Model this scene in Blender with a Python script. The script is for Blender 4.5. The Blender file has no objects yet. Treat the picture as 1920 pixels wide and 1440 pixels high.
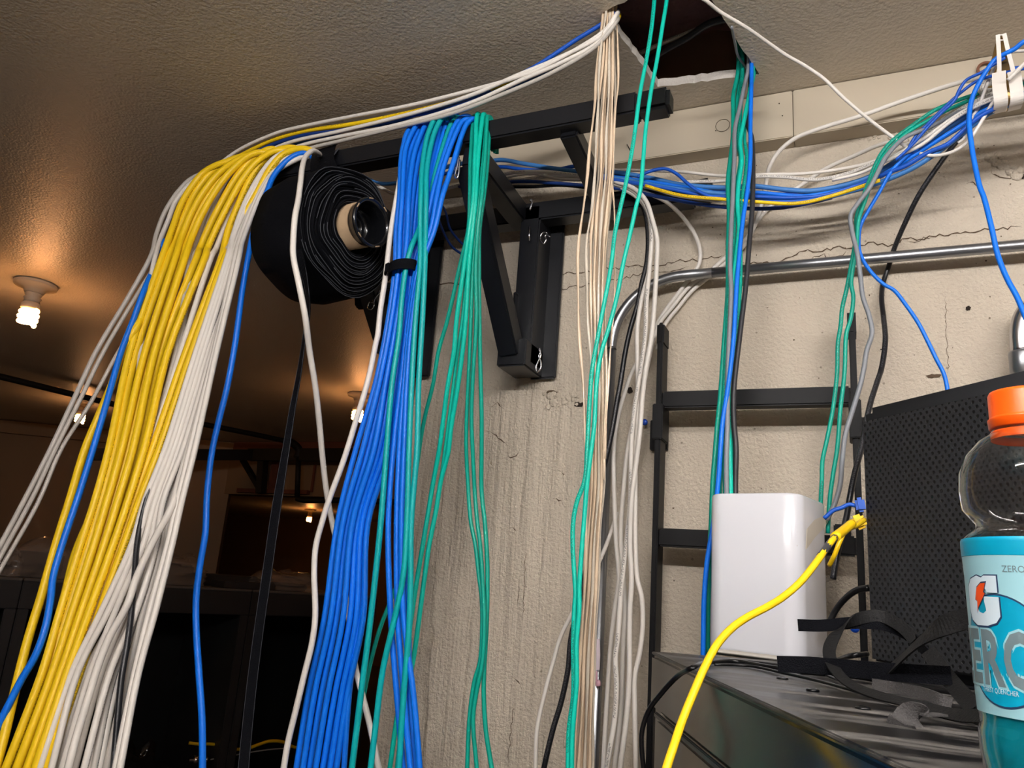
import bpy, bmesh, math, random
from mathutils import Vector, Matrix, noise
R = random.Random(7)
S = bpy.context.scene
COL = S.collection
# ------------------------------------------------------------------ camera
F = 1440.0
EYE = Vector((0, 0, 1.56))
U = Vector((426, -5570, 1440)).normalized()
D = Vector((-3310, 113, 1440)); D = (D - U*D.dot(U)).normalized()
AX, AZ = -D, U
AY = AX.cross(AZ); AY = -AY if AY.z < 0 else AY
right = Vector((AX.x, AY.x, AZ.x)); down = Vector((AX.y, AY.y, AZ.y)); fwd = Vector((AX.z, AY.z, AZ.z))
cd = bpy.data.cameras.new('camera'); cam = bpy.data.objects.new('camera', cd); COL.objects.link(cam)
cd.sensor_width = 36; cd.lens = 36*F/1920; cd.clip_start = .02; cd.clip_end = 60
cam.matrix_world = Matrix.Translation(EYE) @ Matrix((right, -down, -fwd)).transposed().to_4x4()
S.camera = cam
# ------------------------------------------------------------------ light and exposure
S.view_settings.view_transform = 'Standard'; S.view_settings.look = 'None'
S.view_settings.gamma = 1; S.view_settings.use_curve_mapping = False
S.view_settings.exposure = 1.25
W = bpy.data.worlds.new('world'); S.world = W; W.use_nodes = True
W.node_tree.nodes['Background'].inputs[0].default_value = (.9, .92, 1, 1)
W.node_tree.nodes['Background'].inputs[1].default_value = .06
def area(name, loc, rot, sx, sy, power, col):
    l = bpy.data.lights.new(name, 'AREA'); l.shape = 'RECTANGLE'; l.size = sx; l.size_y = sy
    l.energy = power; l.color = col
    o = bpy.data.objects.new(name, l); COL.objects.link(o); o.location = loc; o.rotation_euler = rot
    return o
LAMPS = [(Vector((.75, .05, 2.34)), 37), (Vector((-.05, -.55, 2.34)), 74)]      # overhead bare-tube fluorescent fixture, plus a second added to brighten the left (their tubes are built with the lamps)
# ------------------------------------------------------------------ picture-to-place helpers
def ray(px, py):
    c = Vector((px-960, py-720, F))
    return Vector((AX.dot(c), AY.dot(c), AZ.dot(c)))
def atY(px, py, Y):
    r = ray(px, py); return EYE + r*(Y/r.y)
def atZ(px, py, z):
    r = ray(px, py); return EYE + r*((z-EYE.z)/r.z)
def atP(px, py, p0, n):
    r = ray(px, py); return EYE + r*((p0-EYE).dot(n)/r.dot(n))
def zc(p): return (p-EYE).dot(fwd)
# ------------------------------------------------------------------ materials
def lin(c):
    return tuple(((v/255)/12.92 if v/255 <= .04045 else ((v/255+.055)/1.055)**2.4) for v in c)
def mat(name, rgb, rough=.5, metal=0., spec=.5, bump=None, coat=0., trans=0., emit=None, alpha=1, ior=1.45):
    m = bpy.data.materials.new(name); m.use_nodes = True; nt = m.node_tree; b = nt.nodes['Principled BSDF']
    c = lin(rgb)
    b.inputs['Base Color'].default_value = (*c, 1); b.inputs['Roughness'].default_value = rough
    b.inputs['Metallic'].default_value = metal; b.inputs['Specular IOR Level'].default_value = spec
    b.inputs['Coat Weight'].default_value = coat; b.inputs['Coat Roughness'].default_value = .1
    b.inputs['Transmission Weight'].default_value = trans; b.inputs['IOR'].default_value = ior
    b.inputs['Alpha'].default_value = alpha
    if emit: b.inputs['Emission Color'].default_value = (*lin(emit[0]), 1); b.inputs['Emission Strength'].default_value = emit[1]
    if bump:
        tc = nt.nodes.new('ShaderNodeTexCoord'); n = nt.nodes.new('ShaderNodeTexNoise'); bp = nt.nodes.new('ShaderNodeBump')
        n.inputs['Scale'].default_value = bump[0]; n.inputs['Detail'].default_value = 4
        bp.inputs['Strength'].default_value = bump[1]; bp.inputs['Distance'].default_value = bump[2] if len(bump) > 2 else .001
        nt.links.new(tc.outputs['Object'], n.inputs['Vector']); nt.links.new(n.outputs['Fac'], bp.inputs['Height'])
        nt.links.new(bp.outputs['Normal'], b.inputs['Normal'])
    return m
class NT:
    def __init__(s, m): s.t = m.node_tree; s.b = s.t.nodes['Principled BSDF']
    def n(s, typ, **kw):
        x = s.t.nodes.new('ShaderNode'+typ)
        for k, v in kw.items():
            if k.startswith('i_'): x.inputs[int(k[2:]) if k[2:].isdigit() else k[2:]].default_value = v
            else: setattr(x, k, v)
        return x
    def l(s, a, b): s.t.links.new(a, b)
    def math(s, op, a, b=None, c=None):
        x = s.n('Math', operation=op)
        for i, v in enumerate((a, b, c)):
            if v is None: continue
            if isinstance(v, (int, float)): x.inputs[i].default_value = v
            else: s.l(v, x.inputs[i])
        return x.outputs[0]
    def ramp(s, fac, stops):
        x = s.n('ValToRGB'); e = x.color_ramp.elements
        while len(e) < len(stops): e.new(.5)
        for i, (p, c) in enumerate(stops): e[i].position = p; e[i].color = (*c, 1) if len(c) == 3 else c
        s.l(fac, x.inputs[0]); return x.outputs[0]
    def mix(s, f, a, b, bt='MIX'):
        x = s.n('MixRGB', blend_type=bt)
        for i, v in enumerate((f, a, b)):
            if isinstance(v, (int, float)): x.inputs[i].default_value = v
            elif isinstance(v, tuple): x.inputs[i].default_value = (*v, 1)
            else: s.l(v, x.inputs[i])
        return x.outputs[0]
def wall_mat():
    m = mat('painted_concrete', (214, 203, 184), .8, spec=.3); k = NT(m)
    tc = k.n('TexCoord'); ob = tc.outputs['Object']; sep = k.n('SeparateXYZ'); k.l(ob, sep.inputs[0])
    def nz(scale, det=4, vec=None, rough=.55):
        x = k.n('TexNoise'); x.inputs['Scale'].default_value = scale; x.inputs['Detail'].default_value = det
        x.inputs['Roughness'].default_value = rough; k.l(vec or ob, x.inputs['Vector']); return x.outputs['Fac']
    mp = k.n('Mapping'); mp.inputs['Scale'].default_value = (38, 38, 2.2); k.l(ob, mp.inputs['Vector'])
    streak = nz(1, 5, mp.outputs[0])
    mask = k.n('MapRange'); mask.inputs[1].default_value = -.50; mask.inputs[2].default_value = -.28
    mask.inputs[3].default_value = 1; mask.inputs[4].default_value = .12; k.l(sep.outputs['X'], mask.inputs[0])
    mz = k.n('MapRange'); mz.inputs[1].default_value = 1.85; mz.inputs[2].default_value = 2.05
    mz.inputs[3].default_value = 1; mz.inputs[4].default_value = .25; k.l(sep.outputs['Z'], mz.inputs[0])
    sm = k.math('MULTIPLY', streak, k.math('MULTIPLY', mask.outputs[0], mz.outputs[0]))
    fine = nz(190, 3); mid = nz(45, 4); big = nz(5, 3)
    v = k.n('TexVoronoi'); v.inputs['Scale'].default_value = 42; k.l(ob, v.inputs['Vector'])
    gate = k.math('GREATER_THAN', nz(17, 2), .56)
    pit = k.math('MULTIPLY', k.math('LESS_THAN', v.outputs['Distance'], .085), gate)
    h = k.math('ADD', k.math('MULTIPLY', fine, .6), k.math('MULTIPLY', mid, .45))
    h = k.math('ADD', h, k.math('MULTIPLY', sm, 2.6))
    h = k.math('SUBTRACT', h, k.math('MULTIPLY', pit, .7))
    bp = k.n('Bump'); bp.inputs['Strength'].default_value = 1; bp.inputs['Distance'].default_value = .006
    k.l(h, bp.inputs['Height']); k.l(bp.outputs[0], k.b.inputs['Normal'])
    c = k.mix(big, lin((207, 195, 178)), lin((190, 178, 160)))
    c = k.mix(k.math('MULTIPLY', pit, .5), c, lin((92, 78, 62)))
    k.l(c, k.b.inputs['Base Color'])
    return m
def ceiling_mat():
    m = mat('ceiling_paint', (206, 194, 176), .42, spec=.5); k = NT(m)
    tc = k.n('TexCoord'); ob = tc.outputs['Object']
    a = k.n('TexNoise'); a.inputs['Scale'].default_value = 210; a.inputs['Detail'].default_value = 3; k.l(ob, a.inputs['Vector'])
    b = k.n('TexVoronoi'); b.inputs['Scale'].default_value = 165; b.feature = 'SMOOTH_F1'; k.l(ob, b.inputs['Vector'])
    h = k.math('ADD', a.outputs['Fac'], k.math('MULTIPLY', b.outputs['Distance'], .5))
    bp = k.n('Bump'); bp.inputs['Strength'].default_value = .55; bp.inputs['Distance'].default_value = .002
    k.l(h, bp.inputs['Height']); k.l(bp.outputs[0], k.b.inputs['Normal'])
    return m
def cable_mat(name, rgb, ink=None, rough=.42, cross=False):
    m = mat(name, rgb, rough, spec=.45); k = NT(m)
    uv = k.n('UVMap'); sep = k.n('SeparateXYZ'); k.l(uv.outputs[0], sep.inputs[0])
    if ink:   # the printed legend: tiny broken marks along one side of the jacket
        mp = k.n('Mapping'); mp.inputs['Scale'].default_value = (12, 650, 1); k.l(uv.outputs[0], mp.inputs['Vector'])
        n = k.n('TexNoise'); n.inputs['Scale'].default_value = 1; n.inputs['Detail'].default_value = 1; k.l(mp.outputs[0], n.inputs['Vector'])
        mp2 = k.n('Mapping'); mp2.inputs['Scale'].default_value = (0, 7, 1); k.l(uv.outputs[0], mp2.inputs['Vector'])
        n2 = k.n('TexNoise'); n2.inputs['Scale'].default_value = 1; k.l(mp2.outputs[0], n2.inputs['Vector'])
        band = k.math('LESS_THAN', k.math('ABSOLUTE', k.math('SUBTRACT', sep.outputs[0], .5)), .075)
        f = k.math('MULTIPLY', band, k.math('GREATER_THAN', n.outputs['Fac'], .5))
        f = k.math('MULTIPLY', f, k.math('GREATER_THAN', n2.outputs['Fac'], .46))
        k.l(k.mix(k.math('MULTIPLY', f, .62), lin(rgb), lin(ink)), k.b.inputs['Base Color'])
    mp = k.n('Mapping'); mp.inputs['Scale'].default_value = (1, 130, 1); k.l(uv.outputs[0], mp.inputs['Vector'])
    n = k.n('TexNoise'); n.inputs['Scale'].default_value = 1; k.l(mp.outputs[0], n.inputs['Vector'])
    bp = k.n('Bump'); bp.inputs['Strength'].default_value = .25; bp.inputs['Distance'].default_value = .0008
    k.l(n.outputs['Fac'], bp.inputs['Height']); k.l(bp.outputs[0], k.b.inputs['Normal'])
    return m
M = dict(
 wall=wall_mat(), ceil=ceiling_mat(),
 trim=mat('painted_board', (184, 172, 152), .55, bump=(30, .15)),
 floor=mat('concrete_floor', (108, 102, 95), .8, bump=(40, .3)),
 gyp=mat('gypsum_edge', (205, 198, 190), .95, bump=(300, .8, .002)),
 insul=mat('insulation', (128, 92, 90), .95, bump=(18, 1, .02)),
 joist=mat('old_joist', (104, 76, 58), .9, bump=(60, .4)),
 yellow=cable_mat('yellow_jacket', (246, 205, 26)), yellowp=cable_mat('yellow_jacket_printed', (246, 205, 26), (90, 70, 10)),
 white=cable_mat('white_jacket', (226, 220, 212)), whitep=cable_mat('white_jacket_printed', (226, 220, 212), (40, 40, 45)),
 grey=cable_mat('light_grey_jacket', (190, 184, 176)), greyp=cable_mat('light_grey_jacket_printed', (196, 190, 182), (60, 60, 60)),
 slate=cable_mat('slate_grey_jacket', (128, 132, 138)),
 blue=cable_mat('blue_jacket', (4, 114, 232)), bluep=cable_mat('blue_jacket_printed', (4, 114, 232), (4, 60, 160)),
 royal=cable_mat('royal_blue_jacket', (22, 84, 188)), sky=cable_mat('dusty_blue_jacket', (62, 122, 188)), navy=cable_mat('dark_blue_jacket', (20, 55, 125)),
 teal=cable_mat('teal_jacket', (0, 164, 166)), tealp=cable_mat('teal_jacket_printed', (0, 164, 166), (0, 80, 80)),
 green=cable_mat('green_jacket', (0, 158, 137)), greenp=cable_mat('green_jacket_printed', (0, 158, 137), (0, 80, 60)),
 mint=cable_mat('mint_green_jacket', (0, 188, 166)), mintp=cable_mat('mint_green_jacket_printed', (0, 188, 166), (0, 80, 60)),
 blackc=cable_mat('black_jacket', (24, 25, 29), (80, 80, 84), .35), blackp=mat('black_cord', (14, 14, 16), .3),
 charcoal=cable_mat('charcoal_jacket', (46, 46, 50)),
 spk=mat('clear_copper_twin_wire', (222, 198, 170), .3, coat=.5), spk2=mat('clear_silver_twin_wire', (206, 195, 178), .3, coat=.5),
 steel=mat('black_powder_coat', (20, 21, 25), .36, bump=(700, .15)),
 steelcap=mat('black_plastic_cap', (14, 15, 17), .3), chrome=mat('bright_wire', (200, 200, 205), .2, 1),
 emt=mat('galvanised_steel', (150, 152, 156), .32, .9, bump=(30, .1)),
 velcro=mat('black_hook_tape', (9, 10, 15), .85, spec=.12, bump=(900, .8, .001)), velcroe=mat('tape_edge', (66, 68, 74), .8),
 strap=mat('black_webbing', (17, 17, 18), .7, spec=.3, bump=(500, .6, .001)), strapf=mat('grey_fuzzy_webbing', (66, 64, 64), .95, bump=(900, .8, .001)),
 card=mat('cardboard', (168, 142, 112), .9), hub=mat('black_moulded_plastic', (16, 17, 20), .22, coat=.3),
 cab=mat('black_gloss_paint', (12, 13, 15), .16, spec=.6), rackm=mat('black_matt_cabinet', (46, 46, 48), .45), racktop=mat('lit_cabinet_top', (92, 88, 84), .5), ladderm=mat('black_satin_ladder', (13, 13, 15), .5, spec=.2), boxm=mat('charcoal_plastic', (40, 41, 44), .5), inside=mat('cabinet_interior', (9, 9, 10), .7),
 router=mat('white_gloss_plastic', (216, 217, 223), .2, coat=.3),
 porcelain=mat('porcelain', (216, 196, 170), .35), bulb=mat('glowing_coil_bulb', (255, 220, 180), .4, emit=((255, 180, 105), 10)),
 bulbfar=mat('glowing_bulb_amber', (255, 200, 140), .4, emit=((255, 160, 70), 16)),
 tube=mat('fluorescent_diffuser', (255, 255, 255), .5, emit=((255, 250, 244), 5)),
 crack=mat('crack_brown', (88, 72, 56), .95), hole=mat('chip_dark', (40, 31, 24), .95),  # flat dark brown for cracks, chips and pits
 pipe=mat('black_iron_pipe', (16, 14, 13), .6), rust=mat('rusty_ring', (112, 72, 52), .7),
 brass=mat('zinc_plated_strip', (170, 140, 90), .3, .9), hookw=mat('white_nylon', (228, 222, 214), .5),
 tape=mat('clear_sticky_tape', (242, 232, 212), .25, alpha=.65), pink=mat('pink_tie', (224, 176, 190), .4, trans=.2),
 bluep2=mat('blue_plastic', (20, 80, 200), .35), yellowb=mat('yellow_plastic', (250, 205, 20), .35),
 orange=mat('orange_cap_plastic', (250, 92, 12), .35, coat=.2), 
 pet=mat('clear_bottle_plastic', (255, 255, 255), .03, trans=1, ior=1.3),
 liquid=mat('blue_drink', (30, 190, 210), .1, trans=.5, ior=1.33),
 labelw=mat('pale_blue_label', (150, 198, 208), .4), labelb=mat('teal_label_print', (0, 150, 182), .4),
 ltext=mat('grey_label_lettering', (104, 122, 128), .4), lout=mat('navy_outline', (40, 60, 92), .4), lwhite=mat('white_label_lettering', (205, 222, 232), .4),
 bolt=mat('orange_print', (226, 78, 26), .4),
 bag=mat('clear_plastic_bag', (168, 158, 150), .14, alpha=.36, coat=.6), foam=mat('dark_foam', (34, 33, 34), .8),
 wood=mat('reddish_board', (120, 70, 52), .7, bump=(50, .3)),
)
# dusty cabinet top
def dusty():
    m = mat('dusty_black_top', (16, 17, 19), .3); k = NT(m)
    tc = k.n('TexCoord'); mp = k.n('Mapping'); mp.inputs['Scale'].default_value = (3, 15, 8); mp.inputs['Rotation'].default_value = (0, 0, .35)
    k.l(tc.outputs['Object'], mp.inputs['Vector'])
    n = k.n('TexNoise'); n.inputs['Scale'].default_value = 2.2; n.inputs['Detail'].default_value = 6; n.inputs['Roughness'].default_value = .65; k.l(mp.outputs[0], n.inputs['Vector'])
    f = k.ramp(n.outputs['Fac'], [(.46, (0, 0, 0)), (.64, (1, 1, 1))])
    k.l(k.mix(f, lin((15, 15, 17)), lin((104, 101, 98))), k.b.inputs['Base Color'])
    k.l(k.math('ADD', k.math('MULTIPLY', f, .4), .3), k.b.inputs['Roughness'])
    return m
M['dusty'] = dusty()
def perforated():
    m = mat('perforated_black_plastic', (34, 35, 38), .55); k = NT(m)
    uv = k.n('UVMap'); sep = k.n('SeparateXYZ'); k.l(uv.outputs[0], sep.inputs[0])
    P = .0082
    def grid(ox, oz):
        a = k.math('SUBTRACT', k.math('FRACT', k.math('ADD', k.math('DIVIDE', sep.outputs[0], P), ox)), .5)
        b = k.math('SUBTRACT', k.math('FRACT', k.math('ADD', k.math('DIVIDE', sep.outputs[1], P*1.25), oz)), .5)
        b = k.math('MULTIPLY', b, 1.25)
        return k.math('SQRT', k.math('ADD', k.math('MULTIPLY', a, a), k.math('MULTIPLY', b, b)))
    d = k.math('MINIMUM', grid(0, 0), grid(.5, .5))
    inner = k.n('MapRange'); inner.inputs[1].default_value = .17; inner.inputs[2].default_value = .23; k.l(d, inner.inputs[0])
    c = k.mix(inner.outputs[0], lin((3, 3, 4)), lin((36, 37, 40))); k.l(c, k.b.inputs['Base Color'])
    bp = k.n('Bump'); bp.inputs['Strength'].default_value = 1; bp.inputs['Distance'].default_value = .0015
    k.l(inner.outputs[0], bp.inputs['Height']); k.l(bp.outputs[0], k.b.inputs['Normal'])
    return m
M['perf'] = perforated()
# ------------------------------------------------------------------ object helpers
def link(name, me, m, parent=None, smooth=False):
    o = bpy.data.objects.new(name, me); COL.objects.link(o)
    if m is not None: me.materials.append(M[m] if isinstance(m, str) else m)
    if smooth:
        for p in me.polygons: p.use_smooth = True
    if parent: o.parent = parent; o.matrix_parent_inverse = Matrix.Translation(-parent.location) if parent.type == 'EMPTY' else parent.matrix_world.inverted()
    return o
def obj(name, bm, m, parent=None, smooth=False):
    me = bpy.data.meshes.new(name); bmesh.ops.recalc_face_normals(bm, faces=bm.faces); bm.to_mesh(me); bm.free()
    return link(name, me, m, parent, smooth)
def tag(o, label, cat, group=None, kind=None):
    o['label'] = label; o['category'] = cat
    if group: o['group'] = group
    if kind: o['kind'] = kind
    return o
def thing(name, loc, label, cat, group=None):
    o = bpy.data.objects.new(name, None); COL.objects.link(o); o.location = loc; o.empty_display_size = .05
    return tag(o, label, cat, group)
def struct(name, bm, m, parent=None, smooth=False):
    o = obj(name, bm, m, parent, smooth)
    if not parent: o['kind'] = 'structure'
    return o
def quad(bm, pts):
    return bm.faces.new([bm.verts.new(p) for p in pts])
def box(bm, lo, hi, bev=0.):
    r = bmesh.ops.create_cube(bm, size=1)
    lo = Vector(lo); hi = Vector(hi); c = (lo+hi)/2; s = hi-lo
    for v in r['verts']: v.co = Vector((v.co.x*s.x, v.co.y*s.y, v.co.z*s.z)) + c
    if bev: bmesh.ops.bevel(bm, geom=list({e for v in r['verts'] for e in v.link_edges}), offset=bev, segments=2, affect='EDGES')
    return bm
def beam(bm, p0, p1, w, h, side=Vector((1, 0, 0)), bev=.002):
    p0 = Vector(p0); p1 = Vector(p1); d = (p1-p0).normalized(); s = (side - d*side.dot(d)).normalized(); t = d.cross(s)
    tmp = bmesh.new(); box(tmp, (-w/2, -h/2, 0), (w/2, h/2, (p1-p0).length), bev)
    mx = Matrix((s, t, d)).transposed().to_4x4(); mx.translation = p0
    bmesh.ops.transform(tmp, matrix=mx, verts=tmp.verts)
    me = bpy.data.meshes.new('t'); tmp.to_mesh(me); tmp.free(); bm.from_mesh(me); bpy.data.meshes.remove(me)
    return bm
def smooth_path(pts, sub=6):
    if len(pts) < 3: return pts
    P = [pts[0]*2-pts[1]] + list(pts) + [pts[-1]*2-pts[-2]]
    out = []
    for i in range(1, len(P)-2):
        p0, p1, p2, p3 = P[i-1:i+3]
        # centripetal spline, so close-set knots do not overshoot
        def tt(a, b): return max((b-a).length, 1e-6)**.5
        t1 = tt(p0, p1); t2 = t1+tt(p1, p2); t3 = t2+tt(p2, p3)
        for j in range(sub):
            t = t1+(t2-t1)*j/sub
            a1 = p0*((t1-t)/t1)+p1*(t/t1); a2 = p1*((t2-t)/(t2-t1))+p2*((t-t1)/(t2-t1)); a3 = p2*((t3-t)/(t3-t2))+p3*((t-t2)/(t3-t2))
            b1 = a1*((t2-t)/t2)+a2*(t/t2); b2 = a2*((t3-t)/(t3-t1))+a3*((t-t1)/(t3-t1))
            out.append(b1*((t2-t)/(t2-t1))+b2*((t-t1)/(t2-t1)))
    out.append(pts[-1]); return out
def frames(path, up=Vector((0, -1, 0))):
    T = []
    for i in range(len(path)):
        a = path[max(0, i-1)]; b = path[min(len(path)-1, i+1)]; T.append((b-a).normalized())
    n = (up - T[0]*up.dot(T[0])).normalized(); out = []
    for t in T:
        n = (n - t*n.dot(t)); n = n.normalized() if n.length > 1e-6 else Vector((1, 0, 0)); out.append((t, n, t.cross(n)))
    return out
def tube_mesh(name, path, r, sides=8, twist=0., flat=1.):
    """closed tube along the path with a UV (around, metres along); flat<1 makes a flat section"""
    fr = frames(path); vs = []; fs = []; L = [0]
    for a, b in zip(path, path[1:]): L.append(L[-1]+(b-a).length)
    rr = r if callable(r) else (lambda s: r)
    for i, (p, (t, n, b)) in enumerate(zip(path, fr)):
        q = twist*L[i]
        for k in range(sides):
            a = 2*math.pi*k/sides; x = math.cos(a); y = math.sin(a)*flat
            cx = x*math.cos(q)-y*math.sin(q); cy = x*math.sin(q)+y*math.cos(q)
            vs.append(p + (n*cx+b*cy)*rr(L[i]/max(L[-1], 1e-6)))
    m = len(path)
    for i in range(m-1):
        for k in range(sides):
            k2 = (k+1) % sides; fs.append((i*sides+k, i*sides+k2, (i+1)*sides+k2, (i+1)*sides+k))
    fs.append(tuple(reversed(range(sides)))); fs.append(tuple((m-1)*sides+k for k in range(sides)))
    me = bpy.data.meshes.new(name); me.from_pydata(vs, [], fs); uv = me.uv_layers.new(name='UVMap').data
    li = 0
    for i in range(m-1):
        for k in range(sides):
            for (ii, kk) in ((i, k), (i, k+1), (i+1, k+1), (i+1, k)):
                uv[li].uv = ((kk/sides+.5) % 1 if kk < sides or True else 1, L[ii]+len(vs)%7); li += 1
    for p in me.polygons: p.use_smooth = True
    return me
def tube(name, pts, r, m, parent=None, sides=8, sub=6, twist=0., flat=1.):
    return link(name, tube_mesh(name, smooth_path([Vector(p) for p in pts], sub), r, sides, twist, flat), m, parent)
def ribbon(name, pts, w, th, m, parent=None, widths=None, sub=6, side=None):
    """flat band: pts are (centre, across-direction)"""
    cs = smooth_path([Vector(p) for p, s in pts], sub); ss = smooth_path([Vector(s).normalized() for p, s in pts], sub)
    vs = []; fs = []; n = len(cs)
    for i, (c, s) in enumerate(zip(cs, ss)):
        t = (cs[min(i+1, n-1)]-cs[max(i-1, 0)]).normalized(); s = (s-t*s.dot(t)).normalized(); q = t.cross(s)
        for a, b in ((-1, -1), (1, -1), (1, 1), (-1, 1)): vs.append(c+s*(a*w/2)+q*(b*th/2))
    for i in range(n-1):
        for k in range(4): k2 = (k+1) % 4; fs.append((i*4+k, i*4+k2, i*4+4+k2, i*4+4+k))
    fs.append((3, 2, 1, 0)); fs.append(tuple((n-1)*4+k for k in range(4)))
    me = bpy.data.meshes.new(name); me.from_pydata(vs, [], fs); return link(name, me, m, parent)
def lathe(bm, prof, c, axis=Vector((0, 0, 1)), seg=48, cap=True):
    axis = axis.normalized(); a = Vector((1, 0, 0)) if abs(axis.x) < .9 else Vector((0, 1, 0))
    s = (a-axis*a.dot(axis)).normalized(); t = axis.cross(s); rings = []
    for r, h in prof:
        rings.append([bm.verts.new(Vector(c)+axis*h+(s*math.cos(2*math.pi*k/seg)+t*math.sin(2*math.pi*k/seg))*max(r, 1e-5)) for k in range(seg)])
    for a, b in zip(rings, rings[1:]):
        for k in range(seg): bm.faces.new((a[k], a[(k+1) % seg], b[(k+1) % seg], b[k]))
    if cap: bm.faces.new(list(reversed(rings[0]))); bm.faces.new(rings[-1])
    return bm
CAT = 'cable'
def carry_on(pts, px):
    """cables leave the view and keep going: down to the racks, left across the room, right along the wall"""
    if px[-1][1] >= 1430: p = pts[-1]; d = p-pts[-2]; pts = pts + [p+Vector((d.x*.6, 0, -.25)), p+Vector((d.x*.8, -.02, -.75))]
    if px[-1][0] <= -25: p = pts[-1]; d = (p-pts[-2]).normalized(); pts = pts + [p+d*.25, p+d*.5+Vector((0, 0, -.12))]
    if px[-1][0] >= 1921 and px[-1][1] < 300: p = pts[-1]; pts = pts + [p+Vector((.18, .02, -.015)), p+Vector((.6, .05, .01)), p+Vector((1.1, .06, .0))]
    if px[0][0] >= 1921: p = pts[0]; pts = [p+Vector((1.1, .06, .02)), p+Vector((.6, .05, .03)), p+Vector((.18, .02, 0))] + pts
    return pts
def cable(px, w, m, label, group=None, Y=1.0, lead=None, name='network_cable', sub=6, sides=8, ref=None, cat=CAT, twist=0., flat=1., tail=None):
    """px: knots read off the scene as (x, y[, depth]); w: jacket width where it is seen; the depth gives it its real size"""
    pts = []
    for p in px:
        y = p[2] if len(p) > 2 else (Y(p[1]) if callable(Y) else Y)
        pts.append(atY(p[0], p[1], y))
    z = zc(pts[min(len(pts)-1, 2)] if ref is None else pts[ref]); r = w/2*z/F
    if lead: pts = [pts[0]+Vector(v) for v in lead] + pts
    pts = carry_on(pts, px)
    if tail: pts = pts + [pts[-1]+Vector(v) for v in tail]
    o = tube(name, pts, r, m, sides=sides, sub=sub, twist=twist, flat=flat)
    return tag(o, label, cat, group)
ORD = ['leftmost', 'second', 'third', 'fourth', 'fifth', 'sixth', 'seventh', 'eighth', 'ninth', 'tenth', 'eleventh', 'twelfth', 'thirteenth', 'fourteenth', 'fifteenth', 'sixteenth']
def nth(i): return ORD[i] + ('' if i == 0 else ' from left')
CZ = EYE.z + .88      # ceiling height
WY = 1.30             # face of the concrete wall
E = EYE.z
# ================================================================== the room
def hole_pts():
    A, B, C2, D2 = atZ(1130, 24, CZ), atZ(1233, 163, CZ), atZ(1424, 140, CZ), atZ(1296, -62, CZ)
    out = []
    for a, b in ((A, B), (B, C2), (C2, D2), (D2, A)):
        seg = [a]; n = 16; d = (b-a).normalized(); q = Vector((-d.y, d.x, 0))
        for i in range(1, n): seg.append(a.lerp(b, i/n)+q*R.uniform(-.0022, .0022))
        out.append(seg)
    return out
HP = hole_pts()
def build_ceiling():
    bm = bmesh.new(); O = [Vector((-14, -2.4, CZ)), Vector((-14, 14, CZ)), Vector((2.4, 14, CZ)), Vector((2.4, -2.4, CZ))]
    # hole corners run A (near left), B (far left), C (far right), D (near right)
    ring = [v for s in HP for v in s]; n = 16; idx = [0, n, 2*n, 3*n]
    O = [O[0], O[1], O[2], O[3]]
    for i in range(4):
        inner = [ring[(idx[i]+k) % len(ring)] for k in range(n+1)]
        quad(bm, [O[i], O[(i+1) % 4]] + list(reversed(inner)))
    bmesh.ops.remove_doubles(bm, verts=bm.verts, dist=1e-5)
    c = obj('ceiling', bm, 'ceil'); c['kind'] = 'structure'
    bm = bmesh.new(); top = [v+Vector((0, 0, .016)) for v in ring]
    lo = [bm.verts.new(v) for v in ring]; hi = [bm.verts.new(v) for v in top]
    for k in range(len(ring)): k2 = (k+1) % len(ring); bm.faces.new((lo[k], lo[k2], hi[k2], hi[k]))
    obj('board_edge', bm, 'gyp', c)
    # cavity above: insulation blanket between joists
    cx = sum((v.x for v in ring))/len(ring); cy = sum((v.y for v in ring))/len(ring)
    bm = bmesh.new(); nx = 44; g = []
    for i in range(nx+1):
        row = []
        for j in range(nx+1):
            x = cx-.6+1.2*i/nx; y = cy-.6+1.2*j/nx
            z = CZ+.11+.035*noise.noise(Vector((x*7, y*9, 2)))+.02*noise.noise(Vector((x*22, y*19, 5)))
            row.append(bm.verts.new((x, y, z)))
        g.append(row)
    for i in range(nx):
        for j in range(nx): bm.faces.new((g[i][j], g[i+1][j], g[i+1][j+1], g[i][j+1]))
    obj('insulation_blanket', bm, 'insul', c, True)
    bm = bmesh.new()
    box(bm, (cx-.6, 1.215, CZ+.017), (cx+.6, 1.30, CZ+.16))
    box(bm, (cx-.64, cy-.6, CZ+.017), (cx-.6, cy+.6, CZ+.16)); box(bm, (cx+.6, cy-.6, CZ+.017), (cx+.64, cy+.6, CZ+.16))
    obj('joist', bm, 'joist', c)
build_ceiling()
bm = bmesh.new(); quad(bm, [(-14, -2.4, 0), (2.4, -2.4, 0), (2.4, 14, 0), (-14, 14, 0)]); struct('floor', bm, 'floor')
XE = -.80
bm = bmesh.new(); box(bm, (XE, WY, 0), (2.4, WY+.22, CZ)); wallf = struct('wall_front', bm, 'wall')
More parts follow.
